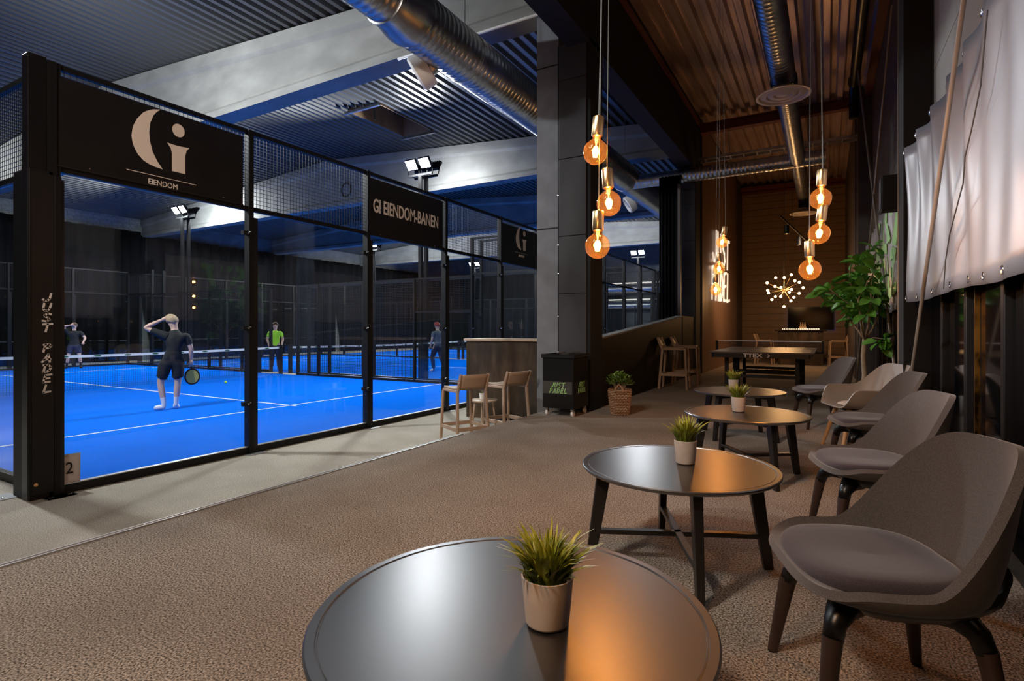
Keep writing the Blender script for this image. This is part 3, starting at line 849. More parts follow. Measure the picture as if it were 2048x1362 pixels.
net(C1, 'net with white tape across the nearest blue court')
net(C2, 'net with white tape across the second court, seen through the mesh', False)
net(C3, 'net across the third court, beyond the second', False)


# ---- floodlights
def flood(x, y, facing, label, spread=180, power=FLOOD, real=True):
    """pole with a crossbar and two heads; facing +1 lights towards +y, -1 towards -y"""
    t = thing('floodlight_pole', label, 'floodlight', (x, y, GZ), 0, 'court floodlights')
    MB().box(-.05, .05, -.05, .05, 0, 5.95).build('pole', M['black'], t)
    MB().box(-.42, .42, -.03, .03, 5.95, 6.01).build('crossbar', M['black'], t)
    for s_ in (-1, 1):
        hz = 6.28; c = Vector((s_ * .24, facing * .10, hz)); q = Euler((R(54) * facing, 0, 0))
        h = MB().box(-.19, .19, -.16, .16, -.03, .045)
        for k in range(5): h.box(-.17 + k * .075, -.14 + k * .075, -.14, .14, .045, .085)
        ho = h.build('lamp_head', M['black'], t, loc=c, rot=q, bevel=0.006)
        MB().box(-.165, .165, -.135, .135, -.036, -.031).build('lens', M['lens'], ho)
        MB().bar((s_ * .44, 0, 6.0), (s_ * .44, facing * .08, hz), .03, .01).bar((s_ * .04, 0, 6.0), (s_ * .04, facing * .08, hz), .03, .01).build('bracket', M['black'], t)
        if real:
            lo = light('flood_lamp', 'AREA', (0, 0, -.05), power, (0.92, 0.96, 1.0), 0.26, spread=R(spread))
            lo.parent = ho
    return t


NX, FX = -10.15, -22.27
for (yy, f, ct) in ((C1 - .17, 1, 'first'), (C1 + 10.10, -1, 'first'), (C2 - .10, 1, 'second'), (C2 + 10.17, -1, 'second'), (C3 - .10, 1, 'third'), (C3 + 10.17, -1, 'third')):
    for xx, nm in ((NX, 'near'), (FX, 'far')):
        flood(xx, yy, f, f'twin floodlight pole at the {nm} end of the {ct} blue court, ' + ('on its nearer side' if f > 0 else 'on its farther side'), spread=172 if (f > 0 and ct == 'second' and nm == 'near') else 180, power=FLOOD * (.24 if (f > 0 and ct == 'second' and nm == 'near') else 1.0))

# =================================================================== DUCTS AND CEILING THINGS
def spiral(mb, p, q, r, pitch=0.095, n=28, ridge=0.0045):
    p = Vector(p); q = Vector(q); L = (q - p).length; k = max(2, int(L / pitch)); pts = []; rr = []
    for i in range(k + 1):
        t = i / k
        for dt, h in ((0, 0), (.42, 0), (.55, 1), (.68, 0)):
            tt = t + dt / k
            if tt <= 1.0001: pts.append(p.lerp(q, tt)); rr.append(r + ridge * h)
    mb.tube(pts, rr, n)
    return mb


dk = thing('hall_duct', 'long round galvanised air duct hanging under the concrete beams', 'air duct', (-4.45, 5.0, CZ + 3.85))
spiral(MB(), (0, -8, 0), (0, -.25, 0), 0.29).build('duct_section', M['galv'], dk, smooth=True, sharp=60)
MB().lathe([(0.29, -.25), (0.31, -.24), (0.31, -.14), (0.37, .10), (0.37, .22), (.35, .23)], 40, (0, 0, 0), Vector((0, 1, 0)).to_track_quat('Z', 'Y')).build('reducer', M['galv'], dk, smooth=True, sharp=35)
spiral(MB(), (0, .22, 0), (0, 30, 0), 0.345, n=36).build('duct_section', M['galv'], dk, smooth=True, sharp=60)
for y in (1.4, 8.5, 16, 24):
    MB().tube([(0, y, .34), (0, y, roof(-4.45) - CZ - 3.85)], .006, 6).tube([(0.0, y - .02, 0), (0.0, y + .02, 0)], .353, 36).build('hanger', M['galv'], dk)
for y in (1.15, 10.4):
    nz_ = Vector((-.78, -.35, -.52)).normalized()
    q = nz_.to_track_quat('Z', 'Y'); c = Vector((0, y, 0)) + nz_ * .30
    nb = MB().lathe([(.12, 0), (.13, .12), (.16, .22), (.16, .28), (.10, .25), (.09, .18)], 28, c, q)
    ob = nb.build('nozzle', M['galv'], dk, smooth=True)
    MB().lathe([(.165, .12), (.235, .13), (.245, .31), (.215, .34), (.195, .32), (.165, .20), (.165, .12)], 32, c, q).build('nozzle_ring', M['white_plastic'], ob, smooth=True)

ld_ = thing('lounge_duct', 'round galvanised duct running down the middle of the lounge ceiling', 'air duct', (-0.56, 5.0, CZ + 3.72))
spiral(MB(), (0, -7, 0), (0, 4.1, 0), 0.165, n=28).build('duct_section', M['galv'], ld_, smooth=True, sharp=60)
MB().lathe([(.165, -.02), (.185, .0), (.185, .16), (.175, .17), (.175, .2)], 32, (0, 4.1, 0), Vector((0, 1, 0)).to_track_quat('Z', 'Y')).build('collar', M['black_satin'], ld_, smooth=True)
spiral(MB(), (0, 4.3, 0), (0, 12.6, 0), 0.15, n=28).build('duct_section', M['galv'], ld_, smooth=True, sharp=60)
def diffuser(y, zc, r):
    f_ = MB().lathe([(.12, .16), (.13, .06), (r * .78, .02), (r, -.02), (r, -.035), (r * .9, -.03), (r * .86, .0), (r * .80, -.012), (r * .62, -.022), (r * .58, .0), (r * .54, -.015), (r * .34, -.024), (r * .30, .0), (r * .26, -.014), (0, -.02)], 48, (0, y, zc))
    return f_
for (y, zc, r, lab) in ((4.0, -.25, .37, ''), (12.4, -.45, .36, '')):
    a = diffuser(y, zc, r).build('diffuser', M['vent_white'], ld_, smooth=True, sharp=50)
    MB().tube([(0, y, -.05), (0, y, zc + .12)], .135, 24).build('neck', M['black_satin'], ld_, smooth=True)
for y in (4, 9.5, 14.5):
    MB().tube([(0, y, .14), (0, y, roof(-.56) - CZ - 3.72)], .005, 6).build('hanger', M['galv'], ld_)
xd = thing('cross_duct', 'galvanised duct crossing from the hall duct into the lounge', 'air duct', (-4.3, 13.6, CZ + 3.72))
spiral(MB(), (0, 0, 0), (4.28, 0, 0), 0.165, n=28).build('duct_section', M['galv'], xd, smooth=True, sharp=60)
MB().tube([(3.9, .28, .35), (3.9, .28, -.1)], .004, 6).build('hanger', M['galv'], xd)

# cable tray
ct = thing('cable_tray', 'metal cable ladder slung across the lounge above the cross duct', 'cable tray', (-2.75, 14.0, CZ + 4.16))
for y in (0, .28):
    MB().box(0, 3.5, y - .012, y + .012, 0, .06).build('rail', M['galv'], ct)
rm = MB().box(-.012, .012, 0, .28, .01, .03).mesh('rung', M['galv'])
for k in range(12):
    o = bpy.data.objects.new('rung', rm); C.objects.link(o); o.parent = ct; o.location = (.15 + k * .29, 0, 0)
MB().tube([(.1, .1, .05), (1.2, .12, .06), (2.2, .09, .05), (3.4, .12, .06)], .022, 8).build('cable', M['cable'], ct, smooth=True)
for x in (.7, 2.4):
    MB().tube([(x, .14, .05), (x, .14, 1.15)], .006, 6).build('hanger', M['galv'], ct)

# drain pipe under the ceiling edge
dp = thing('drain_pipe', 'black drain pipe along the edge of the lounge ceiling by the right wall', 'pipe', (0.46, 3.0, CZ + 4.75))
MB().tube([(0, -6, .1), (0, 9.6, 0)], .085, 20).build('pipe', M['black_satin'], dp, smooth=True)
for y in (-1.5, 1.8, 5.2, 9.4):
    MB().tube([(0, y, .05), (0, y + .16, .05)], .105, 20).build('coupling', M['black_satin'], dp, smooth=True)
MB().tube([(0, 9.5, 0), (0, 9.7, -.15), (0, 9.72, -.6)], .085, 20).build('elbow', M['black_satin'], dp, smooth=True)

# track with spots on the back wall side
tk = thing('track_light', 'black ceiling track with three small spot lamps by the back wall', 'spotlight', (-0.45, 15.5, CZ + 2.05))
MB().bar((-.55, -.4, .75), (.12, .6, .1), .03, .03).build('track', M['black'], tk)
MB().tube([(-.3, 0, .55), (-.3, 0, 3.22)], .004, 6).tube([(.05, .45, .15), (.05, .45, 3.2)], .004, 6).build('cord', M['cable'], tk)
for i, (x, y, z) in enumerate(((-.42, -.2, .55), (-.16, .2, .30), (.08, .54, .02))):
    sp = MB().tube([(x, y, z), (x, y, z - .22)], .055, 16).build('spot', M['black'], tk, smooth=True)
    MB().lathe([(.045, 0), (.0, -.01)], 16, (x, y, z - .221)).build('lens', M['lens'] if i == 2 else M['lens_off'], sp)

# =================================================================== PENDANT LAMPS
def make_bulb_meshes():
    b = {}
    pr = [(.0, -.0625), (.020, -.0595), (.038, -.050), (.052, -.035), (.0605, -.014), (.0625, .004), (.060, .022), (.052, .039), (.040, .051), (.030, .058), (.0225, .066), (.019, .076), (.019, .092)]
    b['bulb'] = MB().lathe(pr, 40).mesh('bulb', M['amber'], True, 180)
    fl = MB()
    for k in range(6):
        a = k * PI / 3
        fl.tube([(.008 * math.cos(a), .008 * math.sin(a), .028), (.013 * math.cos(a + .3), .013 * math.sin(a + .3), .0), (.008 * math.cos(a + .6), .008 * math.sin(a + .6), -.024)], .0024, 6)
    b['filament'] = fl.mesh('filament', M['filament'], True, 180)
    b['stem'] = MB().lathe([(.012, .085), (.009, .06), (.004, .045), (.003, .028), (0, .026)], 12).mesh('stem', M['white_plastic'], True)
    b['socket'] = MB().lathe([(.021, .088), (.0215, .078), (.0275, .082), (.029, .086), (.029, .176), (.027, .180), (.006, .182), (.004, .19), (0, .19)], 32).mesh('socket', M['brass'], True, 35)
    return b


BMs = make_bulb_meshes()
P_GROUP = 'globe bulb pendant lamps'


def pendant(loc, top, label, tilt=(0, 0)):
    """globe bulb centred at loc; cord to the ceiling point top"""
    t = thing('pendant_lamp', label, 'lamp', loc, 0, P_GROUP)
    e = Euler((tilt[0], tilt[1], 0)); mt = e.to_matrix()
    for k in ('bulb', 'filament', 'socket'):
        o = bpy.data.objects.new(k, BMs[k]); C.objects.link(o); o.parent = t; o.rotation_euler = e
        if k == 'bulb':
            bo = o
    o = bpy.data.objects.new('stem', BMs['stem']); C.objects.link(o); o.parent = bo
    a = mt @ Vector((0, 0, .185)); tp = Vector(top) - Vector(loc)
    MB().tube([a, a.lerp(tp, .06) + mt @ Vector((0, 0, .02)) * .5, a.lerp(tp, .3), tp], .0020, 6).build('cord', M['cord_light'], t, smooth=True)
    lo = light('bulb_glow', 'POINT', (0, 0, 0), BULB, (1.0, 0.40, 0.095), 0.022); lo.parent = t
    return t


pendant((-1.026, 2.64, 2.028), (-.97, 2.75, 6.4), 'glowing globe pendant, highest of the trio over the second round table', (.0, .10))
pendant((-.966, 2.675, 1.765), (-.97, 2.76, 6.4), 'glowing globe pendant, middle one of the trio beside the dark column', (0, -.05))
pendant((-1.017, 2.645, 1.547), (-.97, 2.74, 6.4), 'glowing globe pendant, lowest of the trio beside the dark column', (0, .03))
pendant((-.034, 3.902, 1.932), (-.07, 3.95, 6.33), 'glowing globe pendant, highest of the trio near the ficus', (0, .05))
pendant((-.042, 3.898, 1.715), (-.07, 3.96, 6.33), 'glowing globe pendant, middle one of the trio near the ficus', (0, .12))
pendant((-.091, 3.87, 1.491), (-.07, 3.94, 6.33), 'glowing globe pendant, lowest of the trio near the ficus', (0, -.02))
pendant((-1.029, 6.56, 2.105), (-1.05, 6.6, 6.4), 'glowing globe pendant, highest of the trio before the wood wall lettering', (0, .2))
pendant((-1.059, 6.543, 1.804), (-1.05, 6.61, 6.4), 'glowing globe pendant, middle one of the trio before the wood wall lettering')
pendant((-1.093, 6.524, 1.567), (-1.05, 6.59, 6.4), 'glowing globe pendant, lowest of the trio before the wood wall lettering')

# sputnik chandelier
ch = thing('chandelier', 'burst chandelier with many small glowing bulbs in front of the back wall', 'chandelier', (-1.05, 17.2, CZ + 1.10))
MB().ball((0, 0, 0), .06, 16).build('hub', M['brass'], ch, smooth=True)
MB().tube([(0, 0, 0), (0, 0, 4.2)], .008, 8).build('cord', M['cable'], ch, smooth=True)
random.seed(5)
for k in range(20):
    z = 1 - 2 * (k + .5) / 20; a = k * 2.39996; r_ = math.sqrt(1 - z * z)
    d = Vector((r_ * math.cos(a), r_ * math.sin(a), z * .75)).normalized(); L = random.uniform(.34, .48)
    arm = MB().tube([d * .05, d * L], .006, 6).build('arm', M['brass'], ch)
    MB().ball(d * (L + .035), .036, 10).build('bulb', M['tiny_bulb'], arm, smooth=True)
lo = light('chandelier_glow', 'POINT', (0, 0, 0), BULB * 9, (1.0, 0.52, 0.20), 0.3); lo.parent = ch

# =================================================================== LETTERS ON THE WOOD WALL
nl = thing('wall_lettering', 'glowing JUST PADEL letters standing off the brown wood wall', 'sign', (-2.74, 15.45, 0))
mb = MB(); brush_word(mb, 'JUST', (0.03, 0.20, CZ + 1.86), (0, 1, 0), (0, 0, 1), .92, .90, .085, (.03, 0, 0), .10, .0); mb.build('letters', M['neon'], nl)
mb = MB(); brush_word(mb, 'PADEL', (0.03, 0.0, CZ + .82), (0, 1, 0), (0, 0, 1), .80, .90, .08, (.03, 0, 0), .10, .0); mb.build('letters', M['neon'], nl)

# =================================================================== TARPS ON THE RIGHT WALL
def tarp(name, label, y0, y1, xf, zb, zt, m, seed, folds=9, amp=.05, nu=120, nv=14):
    def fn(u, v):
        y = y0 + (y1 - y0) * u; x = xf(y)
        ph = u * folds * 2 * PI
        x += amp * (.35 + .65 * v) * math.sin(ph + 1.5 * noise.noise((u * 6, seed, 0))) * (0.6 + .4 * noise.noise((u * 9, seed, 2)))
        x += amp * .9 * noise.noise((u * 5, v * 1.5, seed))
        sag = .035 * abs(math.sin(u * folds * PI))
        zz1 = zt(y) - sag; zz0 = zb(y) + .015 * math.sin(u * 17 + seed)
        return (x, y, zz0 + (zz1 - zz0) * v)
    t = thing(name, label, 'banner', (0, y0, 0))
    o = MB().grid(lambda u, v: (fn(u, v)[0], fn(u, v)[1] - y0, fn(u, v)[2]), nu, nv).build('sheet', M[m], t, smooth=True, sharp=180, solid=.003, fix=False)
    em = MB().lathe([(.014, 0), (.02, .004), (.022, .002), (.022, 0)], 12, (0, 0, 0), Vector((-1, 0, 0)).to_track_quat('Z', 'Y')).mesh('eyelet', M['steel'], True)
    for k in range(folds + 1):
        for v in (.03, .97):
            p = fn(min(max((k + .0) / folds, .01), .99), v)
            o2 = bpy.data.objects.new('eyelet', em); C.objects.link(o2); o2.parent = t; o2.location = (p[0] - .006, p[1] - y0, p[2])
    return t, fn


tx = lambda y: .70 - .09 * max(0, min(1, (y - 4.3) / 1.5))
t1, _ = tarp('tarpaulin', 'grey tarpaulin with eyelets strung on the right wall above the chairs', 0.2, 5.80, tx, lambda y: CZ + .235, lambda y: CZ + 1.56 + .05 * (5.8 - y), 'tarp', 1.7, 13, .034, 170)
bx = lambda y: .72
t2, bfn = tarp('banner', 'brown banner with green brush lettering on the wall behind the ficus', 6.9, 13.6, bx, lambda y: CZ + .22, lambda y: CZ + 1.74, 'banner', 4.2, 15, .045, 170)
mb = MB()
def on_banner(yc, zc): # lettering follows the cloth
    u = (yc - 6.9) / 6.7; v = (zc - (CZ + .22)) / 1.52
    return bfn(u, v)[0] - .012
for word, yl, zl, wdt in (('JUST', 10.5, CZ + 1.05, .86), ('PADEL', 10.9, CZ + .45, .76)):
    for i, chh in enumerate(word):
        tmp = MB(); yy = yl - i * wdt * .86
        brush(tmp, chh, (0, yy - 6.9, zl), (0, -1, 0), (0, 0, 1), wdt, .50, .13, (-.006, 0, 0), .12)
        b = len(mb.v)
        for v in tmp.v:
            mb.v.append((on_banner(v[1] + 6.9, v[2]) + v[0], v[1], v[2]))
        mb.f += [[b + i2 for i2 in f] for f in tmp.f]; mb.mi += tmp.mi
mb.build('lettering', M['green_print'], t2)
spk = thing('wall_speaker', 'small black box speaker fixed to the black column on the right wall', 'speaker', (.60, 6.62, CZ + 1.35))
MB().box(-.13, .10, -.1, .12, -.17, .17).build('cabinet', M['black_matte'], spk, bevel=.012)
MB().box(-.137, -.13, -.085, .105, -.155, .155).build('grille', M['black_satin'], spk)

# leaning poles
for lab, p, q, r in (('long raw pole leaning in front of the grey tarpaulin', (.575, 6.02, 0.0), (.60, 3.40, 2.93), .0125),
                     ('thin pole leaning behind the ficus, rising towards the lounge middle', (.705, 7.55, 0.30), (.52, 10.6, 4.6), .016),
                     ('thin pole leaning behind the ficus, rising towards the right wall', (.52, 9.9, 1.9), (.70, 9.0, 4.7), .014)):
    d = Vector(q) - Vector(p)
    if p[2] > 0.0: p = tuple(Vector(p) - d * (p[2] / d.z))
    if p[0] > .72: p = (.70, p[1], p[2])
    q2 = tuple(Vector(q) + d * (.25))
    tag(MB().tube([p, q2], r, 12).build('leaning_pole', M['pole'], smooth=True), lab, 'pole', 'poles leaning at the right wall')
HANG = [(.645, 3.295, 2.602), (.645, 3.351, 2.475), (.645, 3.429, 2.302), (.645, 3.597, 2.167), (.645, 3.772, 2.054), (.645, 3.822, 1.920), (.645, 4.009, 1.810), (.645, 4.201, 1.698), (.645, 4.331, 1.558), (.645, 4.398, 1.380)]
tag(MB().tube(HANG, .0035, 6).build('cable', M['cable'], smooth=True), 'thin dark cable hanging down the face of the grey tarpaulin', 'cable')

# =================================================================== FURNITURE
TOP = 0.48
def make_table():
    t = thing('coffee_table', '', 'table', (0, 0, 0), 0, 'black round coffee tables')
    MB().lathe([(0, TOP - .022), (.43, TOP - .022), (.443, TOP - .018), (.45, TOP - .010), (.45, TOP - .004), (.446, TOP), (.428, TOP), (.426, TOP - .004), (.423, TOP - .004), (.421, TOP - .0015), (0, TOP - .0015)], 128).build('table_top', M['table'], t, smooth=True, sharp=25)
    for k in range(4):
        a = R(45 + 90 * k); d = Vector((math.cos(a), math.sin(a), 0))
        MB().bar(d * .345 + Vector((0, 0, TOP - .022)), d * .415, .042, .066, .030, .044, up=d).build('leg', M['table_leg'], t, bevel=.004)
    for k in range(2):
        a = R(45 + 90 * k); d = Vector((math.cos(a), math.sin(a), 0))
        MB().bar(-d * .38 + Vector((0, 0, .155 - .0 * k)), d * .38 + Vector((0, 0, .155)), .036, .022).build('stretcher', M['table_leg'], t, bevel=.003)
        MB().bar(-d * .35 + Vector((0, 0, TOP - .042)), d * .35 + Vector((0, 0, TOP - .042)), .034, .040).build('apron', M['table_leg'], t, bevel=.003)
    return t


T0 = make_table()
tabs = [((-.626, 1.089), 32, 'round black coffee table closest to the camera, holding a grass pot'),
        ((-.614, 2.651), -20, 'second round black coffee table, with silver and orange reflections, under three pendants'),
        ((-.54, 4.55), -10, 'third round black coffee table, beside the taupe armchair'),
        ((-.80, 6.16), 20, 'fourth round black coffee table, closest to the table tennis table')]
for i, (p, a, lab) in enumerate(tabs):
    if i == 0:
        T0.location = (*p, 0); T0.rotation_euler = (0, 0, R(a)); T0['label'] = lab
    else:
        dup(T0, (*p, 0), R(a), lab)


def grass_tuft(seed, n, h, spread, r, base=0.0):
    random.seed(seed); mb = MB()
    for k in range(n):
        a = random.uniform(0, 2 * PI); rr = r * math.sqrt(random.random()); p = Vector((rr * math.cos(a), rr * math.sin(a), base))
        lean = spread * (0.15 + rr / r) * random.uniform(.5, 1.25); L = h * random.uniform(.55, 1.08)
        aa = a + random.uniform(-.7, .7); dr = Vector((math.cos(aa), math.sin(aa), 0)); w_ = random.uniform(.0032, .0056)
        sd = Vector((-dr.y, dr.x, 0)); tw = random.uniform(-.8, .8); sd = (sd * math.cos(tw) + dr * math.sin(tw))
        pts = []
        for i in range(6):
            f = i / 5; ww_ = w_ * (1.0, 1.15, 1.05, .8, .5, .06)[i]
            c = p + dr * (lean * f ** 1.8) + Vector((0, 0, L * (f - .22 * min(1, lean / .05) * f ** 3)))
            pts.append((c - sd * ww_, c + Vector((dr.x, dr.y, .3)) * .0006, c + sd * ww_))
        b = len(mb.v)
        for q in pts: mb.v += [tuple(x) for x in q]
        for i in range(5):
            for j in range(2):
                mb.f.append([b + i * 3 + j, b + i * 3 + j + 1, b + i * 3 + 3 + j + 1, b + i * 3 + 3 + j]); mb.mi.append(0)
    return mb


def grass_pot(loc, label, seed, h=.115, n=150, rot=0, size=1.0):
    t = thing('grass_pot', label, 'plant', loc, rot, 'pots of artificial grass')
    s, sz = size if isinstance(size, tuple) else (size, size)
    MB().lathe([(0, 0), (.034, 0), (.0385, .003), (.040, .008), (.0475, .098), (.0475, .100), (.0455, .101), (.0440, .099), (.0425, .088), (0, .086)][:10], 56).build('pot', M['pot'], t, smooth=True, sharp=45).scale = (s, s, sz)
    MB().lathe([(.0425, .084), (0, .088)], 24).build('soil', M['soil'], t).scale = (s, s, sz)
    g = grass_tuft(seed, n, h, .062, .034, .084).build('grass', M['grass'], t, smooth=True, sharp=180, fix=False); stuff(g); g.scale = (s, s, sz)
    return t


grass_pot((-.533, 1.083, TOP - .0015), 'clay pot of green grass on the front coffee table', 11, .118, 210, 0, (1.20, 1.06))
grass_pot((-.59, 2.70, TOP - .0015), 'clay pot of green grass on the second coffee table', 12, .13, 170, 1, 1.12)
grass_pot((-.60, 4.60, TOP - .0015), 'clay pot of green grass on the third coffee table', 13, .12, 130, 2, 1.15)
grass_pot((-.86, 6.22, TOP - .0015), 'clay pot of green grass on the fourth coffee table', 14, .12, 120, 3, 1.10)


# ---- shell chairs
def shell(rim, pan, fcn=.42, nphi=48, nt=9, zpan=.40):
    """bucket surface: polar angle u (0 = front), t from the seat centre to the rim"""
    def fn(u, t):
        ph = u * 2 * PI
        px, py, pz = pan(ph); rx, ry, rz_ = rim(ph)
        if t < .55:
            f = t / .55; f2 = f ** .9
            return (.01 + (px - .01) * f2, py * f2, zpan - .012 + (pz - zpan + .012) * f ** 3)
        f = (t - .55) / .45
        mx, my, mz = px + (rx - px) * fcn * .75, py + (ry - py) * fcn * 1.0, pz + (rz_ - pz) * .12
        a = (1 - f) ** 2; b = 2 * f * (1 - f); c = f * f
        return (px * a + mx * b + rx * c, py * a + my * b + ry * c, pz * a + mz * b + rz_ * c)
    mb = MB().grid(fn, nphi, nt, close_u=True)
    # close the hub
    mb.f = [f for f in mb.f]
    return mb, fn


def sup(c, e): return math.copysign(abs(c) ** e, c)


def rim_lounge(ph):
    # front is +x, back is -x
    c, s_ = math.cos(ph), math.sin(ph)
    x = .262 * sup(c, .55) if c > 0 else .270 * c
    y = .305 * sup(s_, .62 if c > 0 else .62 + .38 * min(1, -c * 1.6))
    sd = abs(s_)
    z = .416 + .034 * sd ** 2 * (1 if c < .35 else max(0, 1 - (c - .35) * 1.8))
    # rising S towards the back
    w_ = max(0, min(1, (-c + .04) / 1.03)); w_ = w_ * w_ * (3 - 2 * w_)
    z += .385 * w_
    x -= .065 * w_
    return (x, y, z)


def pan_lounge(ph):
    c, s_ = math.cos(ph), math.sin(ph)
    x = .235 * sup(c, .6) if c > 0 else .215 * sup(c, .75)
    return (x, .255 * sup(s_, .65), .398 + .012 * max(0, c))


def make_chair():
    t = thing('shell_chair', '', 'chair', (0, 0, 0), 0, 'grey felt shell chairs')
    mb, fn = shell(rim_lounge, pan_lounge, fcn=.55, nphi=64, nt=14)
    sh = mb.build('shell', M['fabric'], t, smooth=True, sharp=180, fix=True)
    md = sh.modifiers.new('solid', 'SOLIDIFY'); md.thickness = .026; md.offset = 0.0
    md = sh.modifiers.new('bevel', 'BEVEL'); md.width = .009; md.segments = 3; md.limit_method = 'ANGLE'; md.angle_limit = R(50)
    md = sh.modifiers.new('subdivide', 'SUBSURF'); md.levels = 1; md.render_levels = 1
    # seat pad
    def pad(u, v):
        ph = u * 2 * PI; c, s_ = math.cos(ph), math.sin(ph)
        rx = (.232 if c > 0 else .20) * sup(c, .62); ry = .235 * sup(s_, .70) * (1 - .12 * max(0, -c))
        prof = [(0.0, .405), (.6, .405), (.97, .408), (1.0, .420), (1.0, .434), (.965, .445), (.85, .452), (.5, .450), (0, .446)]
        f = v * (len(prof) - 1); i = min(int(f), len(prof) - 2); g = f - i
        r_ = prof[i][0] * (1 - g) + prof[i + 1][0] * g; z = prof[i][1] * (1 - g) + prof[i + 1][1] * g
        z += .010 * (rx * r_ / .24) ** 2 * (1 if c < 0 else -.6) + .010 * abs(s_) * r_
        return (.012 + rx * r_, ry * r_, z)
    MB().grid(pad, 56, 17, close_u=True).build('cushion', M['cushion'], t, smooth=True, sharp=180)
    # moulded base: dish under the shell with four sockets
    def dish(u, v):
        ph = u * 2 * PI; c, s_ = math.cos(ph), math.sin(ph)
        prof = [(0, .322), (.55, .324), (.80, .335), (.97, .365), (1.02, .395)]
        f = v * 4; i = min(int(f), 3); g = f - i
        r_ = prof[i][0] * (1 - g) + prof[i + 1][0] * g; z = prof[i][1] * (1 - g) + prof[i + 1][1] * g
        bx_ = (.19 if c > 0 else .285) * sup(c, .7)
        z += .075 * max(0, -c) * v * v - .012 * max(0, -c) * (1 - v)
        return (bx_ * r_ - .01, .235 * sup(s_, .7) * r_, z)
    base = MB().grid(dish, 40, 9, close_u=True)
    for sx in (1, -1):
        for sy in (1, -1):
            base.tube([(sx * .09, sy * .10, .352), (sx * .148, sy * .148, .345), (sx * .176, sy * .176, .312), (sx * .186, sy * .186, .272)], [.045, .040, .0285, .0265], 14)
    base.build('base', M['black_satin'], t, smooth=True, sharp=180)
    for sx in (1, -1):
        for sy in (1, -1):
            lg = MB().tube([(sx * .186, sy * .186, .280), (sx * .226, sy * .226, 0.006)], [.0265, .0165], 16).build('leg', M['walnut'], t, smooth=True, sharp=60)
            MB().tube([(sx * .226, sy * .226, .008), (sx * .227, sy * .227, 0)], .015, 12).build('foot_cap', M['black'], lg)
    return t


CH0 = make_chair()
chairs = [((.125, 1.98), 180 + 20, 'grey felt shell chair with a plum cushion closest to the camera'),
          ((.20, 3.42), 180 + 16, 'grey felt shell chair behind the closest one, facing the second table'),
          ((.29, 5.00), 180 + 14, 'grey felt shell chair just in front of the taupe armchair'),
          ((-.06, 7.25), 180 + 22, 'grey felt shell chair next to the ficus trunk, farthest of the four')]
for i, (p, a, lab) in enumerate(chairs):
    if i == 0:
        CH0.location = (*p, 0); CH0.rotation_euler = (0, 0, R(a)); CH0['label'] = lab
    else:
        dup(CH0, (*p, 0), R(a), lab)

# taupe armchair
def rim_arm(ph):
    c, s_ = math.cos(ph), math.sin(ph)
    x = .27 * sup(c, .5) if c > 0 else .29 * sup(c, .75)
    y = .325 * sup(s_, .55)
    sd = abs(s_)
    arm = max(0, min(1, (1.0 - abs(c - .18) / .75))) ; arm = arm * arm * (3 - 2 * arm)
    w_ = max(0, min(1, (-c - .15) / .8)); w_ = w_ * w_ * (3 - 2 * w_)
    fr = max(0, min(1, (c - .25) / .62)); fr = fr * fr * (3 - 2 * fr)
    z = .585 + .215 * w_ - .165 * fr
    x -= .07 * w_
    return (x, y, z)
def pan_arm(ph):
    c, s_ = math.cos(ph), math.sin(ph)
    return ((.245 if c > 0 else .21) * sup(c, .6), .24 * sup(s_, .65), .415 + .004 * max(0, c))
ac = thing('armchair', 'taupe plastic armchair with light wooden legs between the grey chairs', 'chair', (.26, 6.02, 0), R(200))
mb, _f = shell(rim_arm, pan_arm, fcn=.75, nphi=64, nt=14, zpan=.415)
sh = mb.build('shell', M['taupe'], ac, smooth=True, sharp=180)
md = sh.modifiers.new('solid', 'SOLIDIFY'); md.thickness = .014; md.offset = 0
md = sh.modifiers.new('bevel', 'BEVEL'); md.width = .005; md.segments = 2; md.limit_method = 'ANGLE'; md.angle_limit = R(50)
md = sh.modifiers.new('subdivide', 'SUBSURF'); md.levels = 1; md.render_levels = 1
MB().lathe([(0, .44), (.14, .445), (.17, .432), (.175, .425), (.0, .42)], 40).build('cushion', M['pot'], ac, smooth=True)
MB().box(-.16, .16, -.15, .15, .375, .395).build('seat_frame', M['black'], ac, bevel=.006)
for sx in (1, -1):
    for sy in (1, -1):
        MB().tube([(sx * .14, sy * .14, .39), (sx * .235, sy * .225, 0)], [.022, .014], 14).build('leg', M['beech'], ac, smooth=True, sharp=60)


